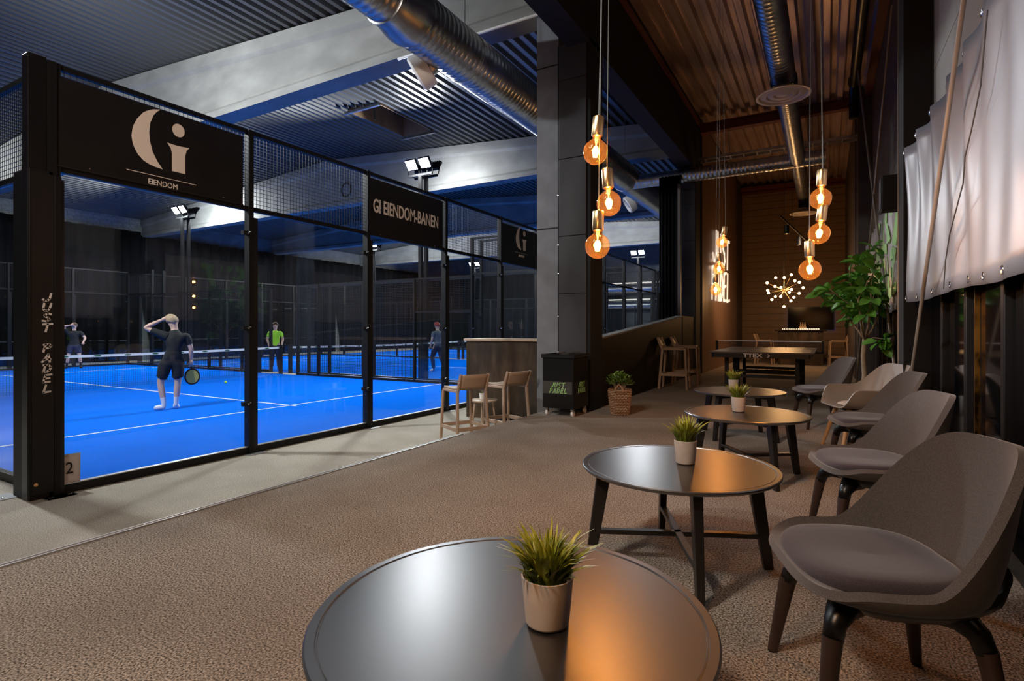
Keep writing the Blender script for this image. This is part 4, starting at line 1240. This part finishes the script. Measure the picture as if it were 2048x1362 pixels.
# ---- bar stools
def make_stool():
    t = thing('bar_stool', '', 'stool', (0, 0, 0), 0, 'sand coloured bar stools')
    SH, B = .76, .965
    w_ = .20
    def seat(u, v):
        x = .20 - .40 * u; y = -w_ + 2 * w_ * v
        return (x, y, SH + .012 * (2 * v - 1) ** 2 - .010 * math.sin(u * PI))
    MB().grid(seat, 9, 9).build('seat', M['stool'], t, smooth=True, sharp=180, solid=.022, fix=False)
    def back(u, v):
        z = SH + .02 + (B - SH - .02) * v; y = -w_ + .012 + (2 * w_ - .024) * u
        return (-.205 - .085 * v - .022 * math.sin(u * PI), y, z)
    MB().grid(back, 9, 5).build('backrest', M['stool'], t, smooth=True, sharp=180, solid=.018, fix=False)
    for s_ in (-1, 1):
        # front leg with rounded shoulder, rear leg continuing into the back post
        MB().tube([(.245, s_ * (w_ + .03), 0), (.212, s_ * (w_ + .004), SH - .04), (.20, s_ * w_, SH - .012), (.17, s_ * w_, SH - .004)], [.021, .020, .019, .018], 10).build('leg', M['stool'], t, smooth=True, sharp=60)
        MB().bar((-.26, s_ * (w_ + .03), 0), (-.200, s_ * w_, SH), .030, .046).bar((-.200, s_ * w_, SH - .02), (-.292, s_ * (w_ - .004), B + .004), .030, .044).build('leg', M['stool'], t, bevel=.008)
        MB().bar((.18, s_ * w_, SH - .012), (-.2, s_ * w_, SH - .012), .034, .034).build('seat_rail', M['stool'], t, bevel=.008)
        MB().bar((.235, s_ * (w_ + .022), .27), (-.245, s_ * (w_ + .022), .27), .020, .05).build('foot_rail', M['stool'], t, bevel=.006)
    for sx in (.236, -.244):
        MB().bar((sx, -w_ - .02, .275), (sx, w_ + .02, .275), .020, .05).build('foot_rail', M['stool'], t, bevel=.006)
    return t


ST0 = make_stool()
ST0.location = (-4.11, 5.90, GZ); ST0.rotation_euler = (0, 0, R(152))
ST0['label'] = 'sand coloured bar stool at the platform edge, closer to the court glass'
stools = [((-3.90, 6.62, GZ), 158, 'sand coloured bar stool in front of the plywood counter, next to the column'),
          ((-2.50, 10.55, 0), 5, 'bar stool against the dark half wall, closer of the two'),
          ((-2.50, 11.55, 0), 5, 'bar stool against the dark half wall, farther of the two'),
          ((-1.74, 19.4, 0), -5, 'bar stool at the left end of the back bar table'),
          ((.30, 19.4, 0), 185, 'bar stool at the right end of the back bar table')]
for loc, a, lab in stools:
    dup(ST0, loc, R(a), lab)

# counter on the lower floor
ct = thing('bar_counter', 'tall stained plywood bar counter beside the court glass', 'counter', (-4.78, 8.25, GZ))
MB().box(-.72, .95, -.30, .30, 0, 1.335).build('body', M['counter'], ct, bevel=.004)
MB().box(-.75, 1.0, -.34, .34, 1.335, 1.375).build('counter_top', M['oak'], ct, bevel=.004)
st_ = thing('side_table', 'small round wooden table behind the bar stool at the counter', 'table', (-4.58, 7.10, GZ))
MB().lathe([(0, .43), (.205, .43), (.21, .436), (.21, .452), (.204, .456), (0, .456)], 48).build('table_top', M['oak'], st_, smooth=True, sharp=40)
for k in range(4):
    a = R(45 + 90 * k)
    MB().tube([(.14 * math.cos(a), .14 * math.sin(a), .43), (.19 * math.cos(a), .19 * math.sin(a), 0)], [.016, .012], 10).build('leg', M['oak'], st_, smooth=True)
gp = grass_pot((-4.60, 7.08, GZ + .456), 'small white pot with a low plant on the little round table', 21, .05, 70, 0, 1.0)
for c_ in gp.children:
    if c_.name.startswith('pot'): c_.data = c_.data.copy(); c_.data.materials[0] = M['white_plastic']

# ---- trash cabinet on casters
bn = thing('trash_cabinet', 'black wheeled trash cabinet with green JUST PADEL stickers by the column', 'bin', (-3.0, 6.66, 0))
MB().box(-.22, .22, -.26, .24, .10, .75).build('body', M['black_satin'], bn, bevel=.006)
lid = MB().box(-.235, .235, -.275, .255, .75, .775).build('lid', M['black'], bn, bevel=.006)
mb = MB().box(-.235, .235, -.275, -.255, .775, .80).box(-.235, .235, .235, .255, .775, .80).box(-.235, -.215, -.255, .235, .775, .80).box(.215, .235, -.255, .235, .775, .80)
mb.build('lid_rim', M['black'], lid)
mb = MB(); random.seed(3)
for k in range(7):
    x, y = random.uniform(-.16, .14), random.uniform(-.2, .16); mb.bar((x, y, .785 + .006 * k), (x + .07, y + .05, .80 + .004 * k), .05, .012)
mb.build('tray_scraps', M['cable'], lid)
st1 = MB().box(-.215, .200, -.2625, -.260, .29, .45).build('sticker', M['cable'], bn)
mb = MB(); brush_word(mb, 'JUST', (-.10, -.263, .375), (1, 0, 0), (0, 0, 1), .058, .060, .0095, (0, -.0015, 0), .16); brush_word(mb, 'PADEL', (-.12, -.263, .300), (1, 0, 0), (0, 0, 1), .058, .060, .0095, (0, -.0015, 0), .16)
mb.build('lettering', M['green_print'], st1)
st2 = MB().box(.2200, .2225, -.20, .20, .29, .45).build('sticker', M['table_leg'], bn)
mb = MB(); brush_word(mb, 'JUST', (.223, -.11, .375), (0, 1, 0), (0, 0, 1), .062, .060, .0095, (.0015, 0, 0), .16); brush_word(mb, 'PADEL', (.223, -.13, .300), (0, 1, 0), (0, 0, 1), .062, .060, .0095, (.0015, 0, 0), .16)
mb.build('lettering', M['green_print'], st2)
for sx in (-.18, .18):
    for sy in (-.21, .19):
        cs_ = MB().bar((sx, sy, .10), (sx, sy + .01, .045), .035, .035).build('caster', M['steel'], bn, bevel=.004)
        MB().tube([(sx - .014, sy + .01, .036), (sx + .014, sy + .01, .036)], .036, 18).build('wheel', M['white_plastic'], cs_, smooth=True, sharp=40)

# ---- basket with shrub
bk = thing('basket_shrub', 'small green shrub in a wicker basket in front of the half wall', 'plant', (-2.36, 6.95, 0))
mb = MB(); rows = 15
for r_ in range(rows):
    z = .014 + r_ * .0212; rad = .105 + .040 * (r_ / rows) ** .7
    n = 72; pts = []
    for k in range(n + 1):
        a = 2 * PI * k / n; rr = rad + .0085 * math.sin(2 * PI * 18 * k / n + PI * (r_ % 2))
        pts.append((rr * math.cos(a), rr * math.sin(a), z))
    mb.tube(pts, .0098, 6, False)
stuff(mb.build('wicker', M['wicker'], bk, smooth=True, fix=False))
MB().lathe([(.09, .0), (.098, .01), (.135, .31), (.128, .315), (.02, .27), (0, .27)], 32).build('liner', M['soil'], bk, smooth=True)
MB().lathe([(.140, .318), (.152, .326), (.150, .340), (.136, .338), (.132, .322), (.140, .318)], 40).build('rim', M['wicker'], bk, smooth=True)
for a in (R(-75), R(105)):
    c, s_ = math.cos(a), math.sin(a); tx_ = Vector((-s_, c, 0))
    MB().tube([Vector((.148 * c, .148 * s_, .31)) + tx_ * .055, Vector((.156 * c, .156 * s_, .365)) + tx_ * .042, Vector((.160 * c, .160 * s_, .41)), Vector((.156 * c, .156 * s_, .365)) - tx_ * .042, Vector((.148 * c, .148 * s_, .31)) - tx_ * .055], .013, 8).build('handle', M['wicker'], bk, smooth=True)
random.seed(31)
mb = MB()
def leaf_quad(mb, p, d, up, L, W):
    sd = d.cross(up).normalized(); n = sd.cross(d).normalized(); b = len(mb.v)
    rows_ = [(0, .10, 0), (.3, .85, .06), (.6, 1.0, .05), (.85, .6, -.02), (1, .04, -.10)]
    for (t_, ww_, dz) in rows_:
        c = p + d * (t_ * L) + n * dz * L
        mb.v += [tuple(c - sd * W * ww_ / 2 + n * .10 * W * ww_), tuple(c), tuple(c + sd * W * ww_ / 2 + n * .10 * W * ww_)]
    for i in range(4):
        for j in range(2):
            mb.f.append([b + i * 3 + j, b + i * 3 + j + 1, b + i * 3 + j + 4, b + i * 3 + j + 3]); mb.mi.append(mb.cur)
for k in range(520):
    a = random.uniform(0, 2 * PI); ph = random.uniform(.0, 1.35); r_ = random.uniform(.6, 1.0)
    base_d = Vector((math.cos(a) * math.sin(ph), math.sin(a) * math.sin(ph), math.cos(ph)))
    p = Vector((0, 0, .36)) + Vector((base_d.x * .185, base_d.y * .185, base_d.z * .185)) * r_ * (1 + .15 * noise.noise(base_d * 4))
    d = (base_d + Vector((random.uniform(-.8, .8), random.uniform(-.8, .8), random.uniform(-.2, .7)))).normalized()
    leaf_quad(mb, p, d, Vector((random.uniform(-.3, .3), random.uniform(-.3, .3), 1)), random.uniform(.030, .046), random.uniform(.019, .028))
stuff(mb.build('foliage', M['shrub'], bk, smooth=True, sharp=180, fix=False))
mb = MB()
for k in range(14):
    a = k * .45 * PI; mb.tube([(.02 * math.cos(a), .02 * math.sin(a), .27), (.10 * math.cos(a), .10 * math.sin(a), .42)], .004, 5)
mb.build('twigs', M['bark'], bk)

# ---- ficus
fc = thing('ficus_tree', 'leafy green ficus tree in a pale pot behind the armchair', 'plant', (.40, 8.20, 0))
MB().lathe([(0, 0), (.13, 0), (.14, .01), (.175, .32), (.178, .34), (.162, .34), (.155, .30), (0, .30)], 40).build('pot', M['white_plastic'], fc, smooth=True, sharp=40)
MB().lathe([(.156, .30), (0, .305)], 24).build('soil', M['soil'], fc)
random.seed(77)
br = MB(); tips = []
trunk = [(0, 0, .28), (.012, .0, .55), (.0, .01, .80), (.015, .0, 1.02)]
br.tube(trunk, [.034, .030, .028, .026], 10)
limbs = []
def limb(p, d, L, r_, lev):
    P = [Vector(p)]; d = Vector(d).normalized(); d.x = d.x * .8 if d.x > 0 else d.x * .9
    for i in range(4):
        d = (d + Vector((random.uniform(-.15, .15), random.uniform(-.15, .15), .06))).normalized()
        P.append(P[-1] + d * L / 4)
        P[-1].x = min(P[-1].x, .22)
    br.tube(P, [r_ * (1 - .55 * i / 4) for i in range(5)], 7)
    limbs.append(P)
    if lev > 0:
        for k in range(3):
            q = P[2 + (k % 3)] if k < 2 else P[4]
            dd = (d * .8 + Vector((random.uniform(-.9, .9), random.uniform(-.9, .9), random.uniform(-.1, .7)))).normalized()
            limb(q, dd, L * .58, r_ * .5, lev - 1)
    else:
        tips.append((P[-1], d)); tips.append((P[2], d))
for a, el, L in ((0.2, 1.0, .52), (1.5, .95, .52), (2.7, .85, .50), (3.7, 1.15, .58), (4.6, .62, .74), (5.1, .95, .78)):
    limb((.015 + .01 * math.cos(a), .01 * math.sin(a), 1.0), (math.cos(a) * math.cos(el), math.sin(a) * math.cos(el), math.sin(el)), L, .015, 1)
sp = [Vector((.01, 0, .97)), Vector((.10, -.12, 1.02)), Vector((.17, -.20, 1.01)), Vector((.23, -.28, 1.0))]
br.tube(sp, [.008, .006, .005, .004], 6); tips.append((sp[-1], Vector((.6, -.7, .2)))); tips.append((sp[-1], Vector((.3, -.5, .6))))
br.build('branches', M['bark'], fc, smooth=True, sharp=180)
lm = []
for k in range(4):
    mb = MB(); b = 0
    L, W = ((.17, .095), (.19, .10), (.15, .09), (.18, .088))[k]
    rows_ = [(0, .03, 0), (.10, .40, .02), (.28, .85, .05), (.5, 1.0, .055), (.72, .85, .03), (.9, .45, -.03), (1, .03, -.08)]
    for (t_, w__, dz) in rows_:
        mb.v += [(-W * w__ / 2, t_ * L, dz * L + .12 * W * w__), (-W * w__ / 4, t_ * L, dz * L + .03 * W * w__), (0, t_ * L, dz * L - .01), (W * w__ / 4, t_ * L, dz * L + .03 * W * w__), (W * w__ / 2, t_ * L, dz * L + .12 * W * w__)]
    for i in range(6):
        for j in range(4):
            mb.f.append([i * 5 + j, i * 5 + j + 1, i * 5 + j + 6, i * 5 + j + 5]); mb.mi.append(0)
    lm.append(mb.mesh('leaf', M['leaf'], True, 180))
nleaf = 0
for (p, d) in tips:
    for k in range(7):
        if nleaf > 290: break
        a = random.uniform(0, 2 * PI)
        if p[0] > .20: p = Vector((.20, p[1], p[2]))
        dd = (Vector(d) * .5 + Vector((math.cos(a), math.sin(a), random.uniform(-1.0, .35)))).normalized()
        o = bpy.data.objects.new('leaf', random.choice(lm)); C.objects.link(o); o.parent = fc
        pp_ = Vector(p) - Vector(d) * random.uniform(0, .10)
        q = dd.to_track_quat('Y', 'Z'); o.rotation_mode = 'QUATERNION'
        dd.x = min(dd.x, .22); q = dd.normalized().to_track_quat('Y', 'Z'); o.rotation_quaternion = q @ Euler((0, random.uniform(-1.0, 1.0), 0)).to_quaternion()
        o.location = pp_ + dd * .02; s_ = random.uniform(.85, 1.2); o.scale = (s_, s_, s_); nleaf += 1

# ---- table tennis table
tt = thing('table_tennis_table', 'dark table tennis table with net and TTEX lettering in front of the bar table', 'table', (-.92, 10.77, 0), R(0))
for s_ in (-1, 1):
    MB().box(-.762, .762, s_ * .685 - .68, s_ * .685 + .68, .735, .76).build('table_half', M['tt_top'], tt, bevel=.003)
mb = MB().box(-.70, .70, -1.36, -1.33, .665, .735).box(-.70, .70, 1.33, 1.36, .665, .735).box(-.72, -.69, -1.36, 1.36, .665, .735).box(.69, .72, -1.36, 1.36, .665, .735)
apr = mb.build('apron', M['black_satin'], tt)
text('lettering', 'TTEX', 0.085, M['white_print'], (-.10, -1.362, .703), (R(90), 0, 0), apr, xs=1.35, bold=.002)
mb = MB()
for k in range(2):
    mb.bar((.115, -1.364, .728 - .05 * k), (.145, -1.364, .703), .012, .003, up=(0, -1, 0))
mb.build('lettering_mark', M['white_print'], apr)
for sx in (-.52, .52):
    for y in (-1.12, -.18, .18, 1.12):
        MB().box(sx - .03, sx + .03, y - .03, y + .03, .03, .67).build('leg', M['black'], tt)
        MB().lathe([(.022, 0), (.026, .01), (.02, .03)], 10, (sx, y, 0)).build('foot', M['steel'], tt)
    MB().bar((sx, -1.12, .30), (sx, -.18, .30), .03, .04).bar((sx, .18, .30), (sx, 1.12, .30), .03, .04).build('side_brace', M['black'], tt)
for y in (-1.12, -.18, .18, 1.12):
    MB().bar((-.52, y, .36), (.52, y, .36), .03, .05).build('cross_brace', M['black'], tt)
for s_ in (-1, 1):
    MB().box(s_ * .86 - .02, s_ * .86 + .02, -.02, .02, .70, .915).box(min(s_ * .74, s_ * .86), max(s_ * .74, s_ * .86), -.02, .02, .70, .73).build('net_post', M['black'], tt)
mb = MB()
for k in range(86): mb.box(-.855 + k * .02 - .0012, -.855 + k * .02 + .0012, -.001, .001, .765, .905)
for k in range(7): mb.box(-.855, .855, -.001, .001, .77 + k * .02 - .0012, .77 + k * .02 + .0012)
stuff(mb.build('netting', M['netcord'], tt, fix=False))
MB().box(-.86, .86, -.004, .004, .900, .916).build('net_tape', M['white_print'], tt)

# ---- back bar table, TV
bt = thing('bar_table', 'tall bar table with dark board front under the television', 'table', (-.72, 19.6, 0))
MB().box(-.62, .62, -.30, .30, 0, 1.06).build('body', M['counter'], bt, bevel=.004)
MB().box(-.72, .72, -.38, .38, 1.06, 1.10).build('table_top', M['dark_wood'], bt, bevel=.004)
fl = thing('string_lights', 'warm string of tiny lights lying along the top of the back bar table', 'string lights', (-.72, 19.4, 1.10))
pts = [(-.50 + k * .05, .04 * math.sin(k * 1.7), .008) for k in range(21)]
MB().tube(pts, .004, 5).build('cord', M['cable'], fl)
for k, p in enumerate(pts):
    MB().ball((p[0], p[1], .022), .014, 8).build('bulb', M['fairy'], fl, smooth=True)
bc = thing('bottle_crate', 'small wooden crate standing among string lights on the back bar table', 'crate', (-.66, 19.62, 1.10))
MB().box(-.10, .10, -.07, .07, 0, .10).build('box', M['oak'], bc, bevel=.004)
for k in range(3):
    MB().lathe([(0, .0), (.026, .0), (.026, .16), (.012, .20), (.012, .24), (0, .24)], 14, (-.06 + k * .06, 0, .01)).build('bottle', M['oak'], bc, smooth=True)
tv = thing('television', 'flat black television on the olive back wall', 'television', (-.50, 21.90, CZ + .38))
MB().box(-.72, .72, -.03, .03, -.41, .41).build('frame', M['black_satin'], tv, bevel=.006)
MB().box(-.70, .70, -.034, -.029, -.39, .395).build('screen', M['tv'], tv)
mb = MB().box(-.70, .70, .03, .045, -.40, -.38).box(-.70, -.68, .03, .045, -.4, .4).box(.68, .70, .03, .045, -.4, .4)
mb.build('blue_backlight', M['led_blue'], tv)

# =================================================================== PEOPLE
BODY = ['skin', 'shirt', 'shorts', 'socks', 'shoes']


def person(name, label, loc, rz, J, mats, hair, cap=None, face=1):
    """J: joints in the figure's frame (front = +y). One skinned body; shirt, shorts, socks and shoes are zones of its surface"""
    t = thing('person', label, 'person', loc, rz, None)
    V = []; E = []; RAD = []; ZN = []
    def add(p, r_, par=None, zone=0):
        V.append(p); RAD.append(r_); ZN.append(zone)
        if par is not None: E.append((par, len(V) - 1))
        return len(V) - 1
    mid = lambda a, b, f: tuple(Vector(a).lerp(Vector(b), f))
    pel = add(J['pelvis'], .135)
    wst = add(mid(J['pelvis'], J['chest'], .5), .125, pel)
    chs = add(J['chest'], .140, wst)
    nb = add(mid(J['chest'], J['neck'], .75), .085, chs)
    nk = add(J['neck'], .055, nb)
    hd0 = add(mid(J['neck'], J['head'], .55), .075, nk)
    hd1 = add(J['head'], .092, hd0)
    add(tuple(Vector(J['head']) + (Vector(J['head']) - Vector(J['neck'])).normalized() * .07), .07, hd1)
    segs = []
    for s_ in 'LR':
        sh_ = add(J['sh' + s_], .070, chs)
        up = add(mid(J['sh' + s_], J['el' + s_], .5), .055, sh_)
        el = add(J['el' + s_], .043, up)
        fa = add(mid(J['el' + s_], J['wr' + s_], .4), .042, el)
        wr_ = add(J['wr' + s_], .028, fa)
        hp = add(tuple(Vector(J['pelvis']) + Vector(((-.10 if s_ == 'L' else .10), 0, -.06))), .105, pel)
        th = add(mid(V[hp], J['kn' + s_], .5), .088, hp)
        kn = add(J['kn' + s_], .060, th)
        cf = add(mid(J['kn' + s_], J['an' + s_], .35), .060, kn)
        an = add(J['an' + s_], .040, cf)
        hl = add(tuple(Vector(J['an' + s_]) + Vector((0, 0, -.035))), .042, an)
        add(J['toe' + s_], .036, hl)
    me = bpy.data.meshes.new('body'); me.from_pydata([Vector(v) for v in V], E, [])
    o = bpy.data.objects.new('body', me); C.objects.link(o)
    md = o.modifiers.new('skin', 'SKIN'); md.use_smooth_shade = True
    for i, sv in enumerate(me.skin_vertices[0].data):
        sv.radius = (RAD[i], RAD[i] * (.78 if i in (pel, wst, chs) else 1.0)); sv.use_root = (i == pel)
    sb = o.modifiers.new('sub', 'SUBSURF'); sb.levels = 2; sb.render_levels = 2
    dg = bpy.context.evaluated_depsgraph_get(); dg.update()
    m2 = bpy.data.meshes.new_from_object(o.evaluated_get(dg)); bpy.data.objects.remove(o, do_unlink=True)
    # hands: palm and five fingers grown into the same mesh, plus nose and ears
    hb = MB()
    for s_ in 'LR':
        w0 = Vector(J['wr' + s_]); d = (w0 - Vector(J['el' + s_])).normalized()
        sd = d.cross(Vector((0, 1, .2))).normalized()
        if sd.length < .1: sd = Vector((1, 0, 0))
        nn = sd.cross(d).normalized()
        hb.tube([w0 - d * .02, w0 + d * .03, w0 + d * .085], [.026, .038, .034], 10)
        for k in range(4):
            L = (.062, .074, .070, .054)[k]; b0 = w0 + d * .075 + sd * (-.028 + .0185 * k)
            hb.tube([b0 - d * .02, b0 + d * L * .5 + nn * .006, b0 + d * L * .8 + nn * .026, b0 + d * L * .85 + nn * .040], [.0095, .009, .008, .006], 6)
        hb.tube([w0 + d * .03 - sd * .02, w0 + d * .06 - sd * .05, w0 + d * .085 - sd * .052 + nn * .015], [.012, .010, .008], 6)
    hc = Vector(J['head']); fwd = Vector((math.sin(face) if abs(face) > 1.01 else 0, 1, 0))
    fwd = J.get('look', Vector((0, 1, 0))); fwd = Vector(fwd).normalized(); sdv = fwd.cross(Vector((0, 0, 1))).normalized()
    hb.ball(hc + fwd * .098 - Vector((0, 0, .01)), .018, 8, (1, 1, 1.4))
    for q in (-1, 1): hb.ball(hc + sdv * .090 * q - Vector((0, 0, .005)), .026, 8, (.5, .8, 1.2))
    bm = bmesh.new(); bm.from_mesh(m2)
    hm = hb.mesh('hand', M['skin'], True, 180); bm.from_mesh(hm)
    bmesh.ops.recalc_face_normals(bm, faces=bm.faces)
    # zones
    slee = J.get('sleeve', .62); hem = J.get('hem', .5)
    pz = J['pelvis'][2]
    def segd(p, a, b):
        a = Vector(a); b = Vector(b); ab = b - a; f = max(0, min(1, (p - a).dot(ab) / ab.length_squared)); return (p - a - ab * f).length, f
    for f in bm.faces:
        p = f.calc_center_median(); best = (9, 0, 'x')
        for s_ in 'LR':
            for nm, a, b in (('ua', 'sh' + s_, 'el' + s_), ('fa', 'el' + s_, 'wr' + s_), ('th', None, 'kn' + s_), ('ca', 'kn' + s_, 'an' + s_), ('ft', 'an' + s_, 'toe' + s_)):
                A = J[a] if a else tuple(Vector(J['pelvis']) + Vector(((-.10 if s_ == 'L' else .10), 0, -.06)))
                dd, ff = segd(p, A, J[b])
                if dd < best[0]: best = (dd, ff, nm)
            dd = (p - Vector(J['wr' + s_])).length - .06
            if dd < best[0]: best = (dd, 0, 'hand')
        for nm, a, b in (('to', 'pelvis', 'chest'), ('tc', 'chest', 'neck'), ('he', 'neck', 'head')):
            dd, ff = segd(p, J[a], J[b]); dd -= (.05 if nm != 'he' else .03)
            if dd < best[0]: best = (dd, ff, nm)
        dd, ff, nm = best; z = 0
        if nm == 'to': z = 1 if p.z > pz - .02 else 2
        elif nm == 'tc': z = 1 if ff < .93 else 0
        elif nm == 'ua': z = 1 if ff < slee else 0
        elif nm == 'th': z = 2 if ff < J.get('short', .80) else (2 if J.get('long') else 0)
        elif nm == 'ca': z = 2 if J.get('long') and ff < .9 else (3 if ff > J.get('sock', .72) else 0)
        elif nm == 'ft': z = 4
        f.material_index = z; f.smooth = True
    # clothes stand a little off the body
    for v in bm.verts:
        zs = {f.material_index for f in v.link_faces}
        if zs <= {1}: v.co += v.normal * .010
        elif zs <= {2}: v.co += v.normal * .022
        elif zs <= {4}: v.co += v.normal * .012
    m3 = bpy.data.meshes.new('body'); bm.to_mesh(m3); bm.free()
    for k in ('skin', *mats): m3.materials.append(M[k])
    ob = bpy.data.objects.new('body', m3); C.objects.link(ob); ob.parent = t
    # hair as a cap over the skull
    up = (Vector(J['head']) - Vector(J['neck'])).normalized()
    def cap_fn(u, v):
        a = u * 2 * PI; th_ = v * (1.72 - .40 * math.sin(a))
        d = sdv * math.cos(a) * math.sin(th_) + fwd * math.sin(a) * math.sin(th_) + up * math.cos(th_)
        fr = max(0, math.sin(a)) * math.sin(th_)
        lift = .03 if fr > .6 else 0
        r_ = .108 * (1 + .04 * noise.noise(d * 6))
        return hc + up * (.022 + lift * v) + Vector((d.x * r_, d.y * r_, d.z * r_ * 1.08))
    MB().grid(cap_fn, 20, 9, close_u=True).build('cap' if cap else 'hair', M[cap or hair], t, smooth=True, sharp=180)
    for q in (-1, 1):
        MB().ball(hc + fwd * .086 + sdv * .034 * q + Vector((0, 0, .012)), .010, 8).build('eye', M['black_matte'], t)
    MB().ball(hc + fwd * .088 - Vector((0, 0, .052)), .018, 8, (1.0, .4, .3)).build('mouth', M['red_cloth'], t)
    return t


RAW = {'pelvis': (.0, 0, .95), 'chest': (.05, .01, 1.30), 'neck': (.04, .02, 1.52), 'head': (.0, .05, 1.68),
       'shL': (-.17, 0, 1.42), 'elL': (-.44, .03, 1.55), 'wrL': (-.16, .05, 1.70),
       'shR': (.235, 0, 1.40), 'elR': (.31, .0, 1.13), 'wrR': (.31, .06, .91),
       'knL': (-.19, .0, .51), 'anL': (-.13, -.05, .095), 'toeL': (-.28, .06, .035), 'knR': (.09, .0, .51), 'anR': (.06, .0, .095), 'toeR': (.08, .17, .035), 'look': (-.35, 1, -.1), 'sleeve': .62, 'short': .80, 'sock': .66}
pA = (-10.78, 5.80, GZ + .015)
person('person', 'player in black shirt and shorts on the nearest court, seen from behind, hand at head', pA, R(61.9), RAW, ('shirt_black', 'shorts_black', 'white_cloth', 'white_cloth'), 'blond')
rk = thing('padel_racket', 'yellow and black padel racket held low by the player in black', 'racket', pA, R(61.9))
face = [(.33 + .115 * math.cos(a), .10, .60 + .14 * math.sin(a)) for a in [2 * PI * k / 24 for k in range(24)]]
MB().poly(face, (0, .036, 0)).build('racket_face', M['racket'], rk, bevel=.004)
MB().tube([(x, .118, z) for x, y, z in face + face[:1]], .021, 8, False).build('racket_frame', M['black_matte'], rk, smooth=True)
MB().tube([(.325, .118, .74), (.31, .11, .80), (.305, .10, .92)], [.020, .016, .016], 10).build('handle', M['black_matte'], rk, smooth=True)

J2 = dict(RAW); J2.update({'pelvis': (0, 0, .93), 'chest': (0, .02, 1.27), 'neck': (0, .04, 1.49), 'head': (0, .06, 1.65), 'shL': (-.19, .02, 1.40), 'elL': (-.34, .08, 1.18), 'wrL': (-.30, .22, 1.02), 'shR': (.19, .02, 1.40), 'elR': (.33, .12, 1.62), 'wrR': (.08, .22, 1.68),
           'knL': (-.16, .06, .50), 'anL': (-.20, .0, .095), 'toeL': (-.22, .16, .035), 'knR': (.17, .06, .50), 'anR': (.24, .0, .095), 'toeR': (.28, .16, .035), 'look': (0, 1, 0)})
person('person', 'player in dark kit at the far end of the nearest court, one arm raised', (-25.3, 9.95, GZ + .015), R(-118), J2, ('shirt_black', 'navy', 'shorts_black', 'shorts_black'), 'hair')
J3 = dict(RAW); J3.update({'pelvis': (0, 0, .93), 'chest': (0, .02, 1.27), 'neck': (0, .02, 1.49), 'head': (0, .04, 1.65), 'shL': (-.19, 0, 1.40), 'elL': (-.27, -.02, 1.14), 'wrL': (-.22, .12, .93), 'shR': (.19, 0, 1.40), 'elR': (.27, -.02, 1.14), 'wrR': (.22, .12, .93),
           'knL': (-.11, .03, .50), 'anL': (-.12, .0, .095), 'toeL': (-.15, .16, .035), 'knR': (.11, .03, .50), 'anR': (.12, .0, .095), 'toeR': (.15, .16, .035), 'look': (0, 1, 0), 'long': True})
person('person', 'person in a lime green shirt standing by the net of the second court', (-17.9, 13.35, GZ + .015), R(-125), J3, ('green_cloth', 'navy', 'shorts_black', 'shorts_black'), 'hair')
J4 = dict(J3); J4.update({'knL': (-.10, .18, .52), 'anL': (-.10, .10, .095), 'toeL': (-.12, .27, .035), 'knR': (.11, -.06, .50), 'anR': (.14, -.26, .12), 'toeR': (.16, -.12, .035), 'elR': (.28, .10, 1.16), 'wrR': (.20, .30, 1.10)})
person('person', 'player in dark clothes, red cap and white shoes stepping across the second court', (-12.1, 15.7, GZ + .015), R(75), J4, ('grey_cloth', 'navy', 'navy', 'white_cloth'), 'hair', cap='red_cloth')

# loose balls
for (x, y, lab) in ((-14.6, 9.3, 'yellow tennis ball on the blue turf behind the player in black'), (-15.4, 5.4, 'yellow tennis ball lying before the net, just left of the player in black'), (-15.3, 3.25, 'yellow tennis ball on the blue turf in front of the net, by the corner post')):
    tag(MB().ball((0, 0, 0), .036, 14).build('tennis_ball', M['ball'], smooth=True, sharp=180, loc=(x, y, GZ + .051)), lab, 'ball', 'loose tennis balls')
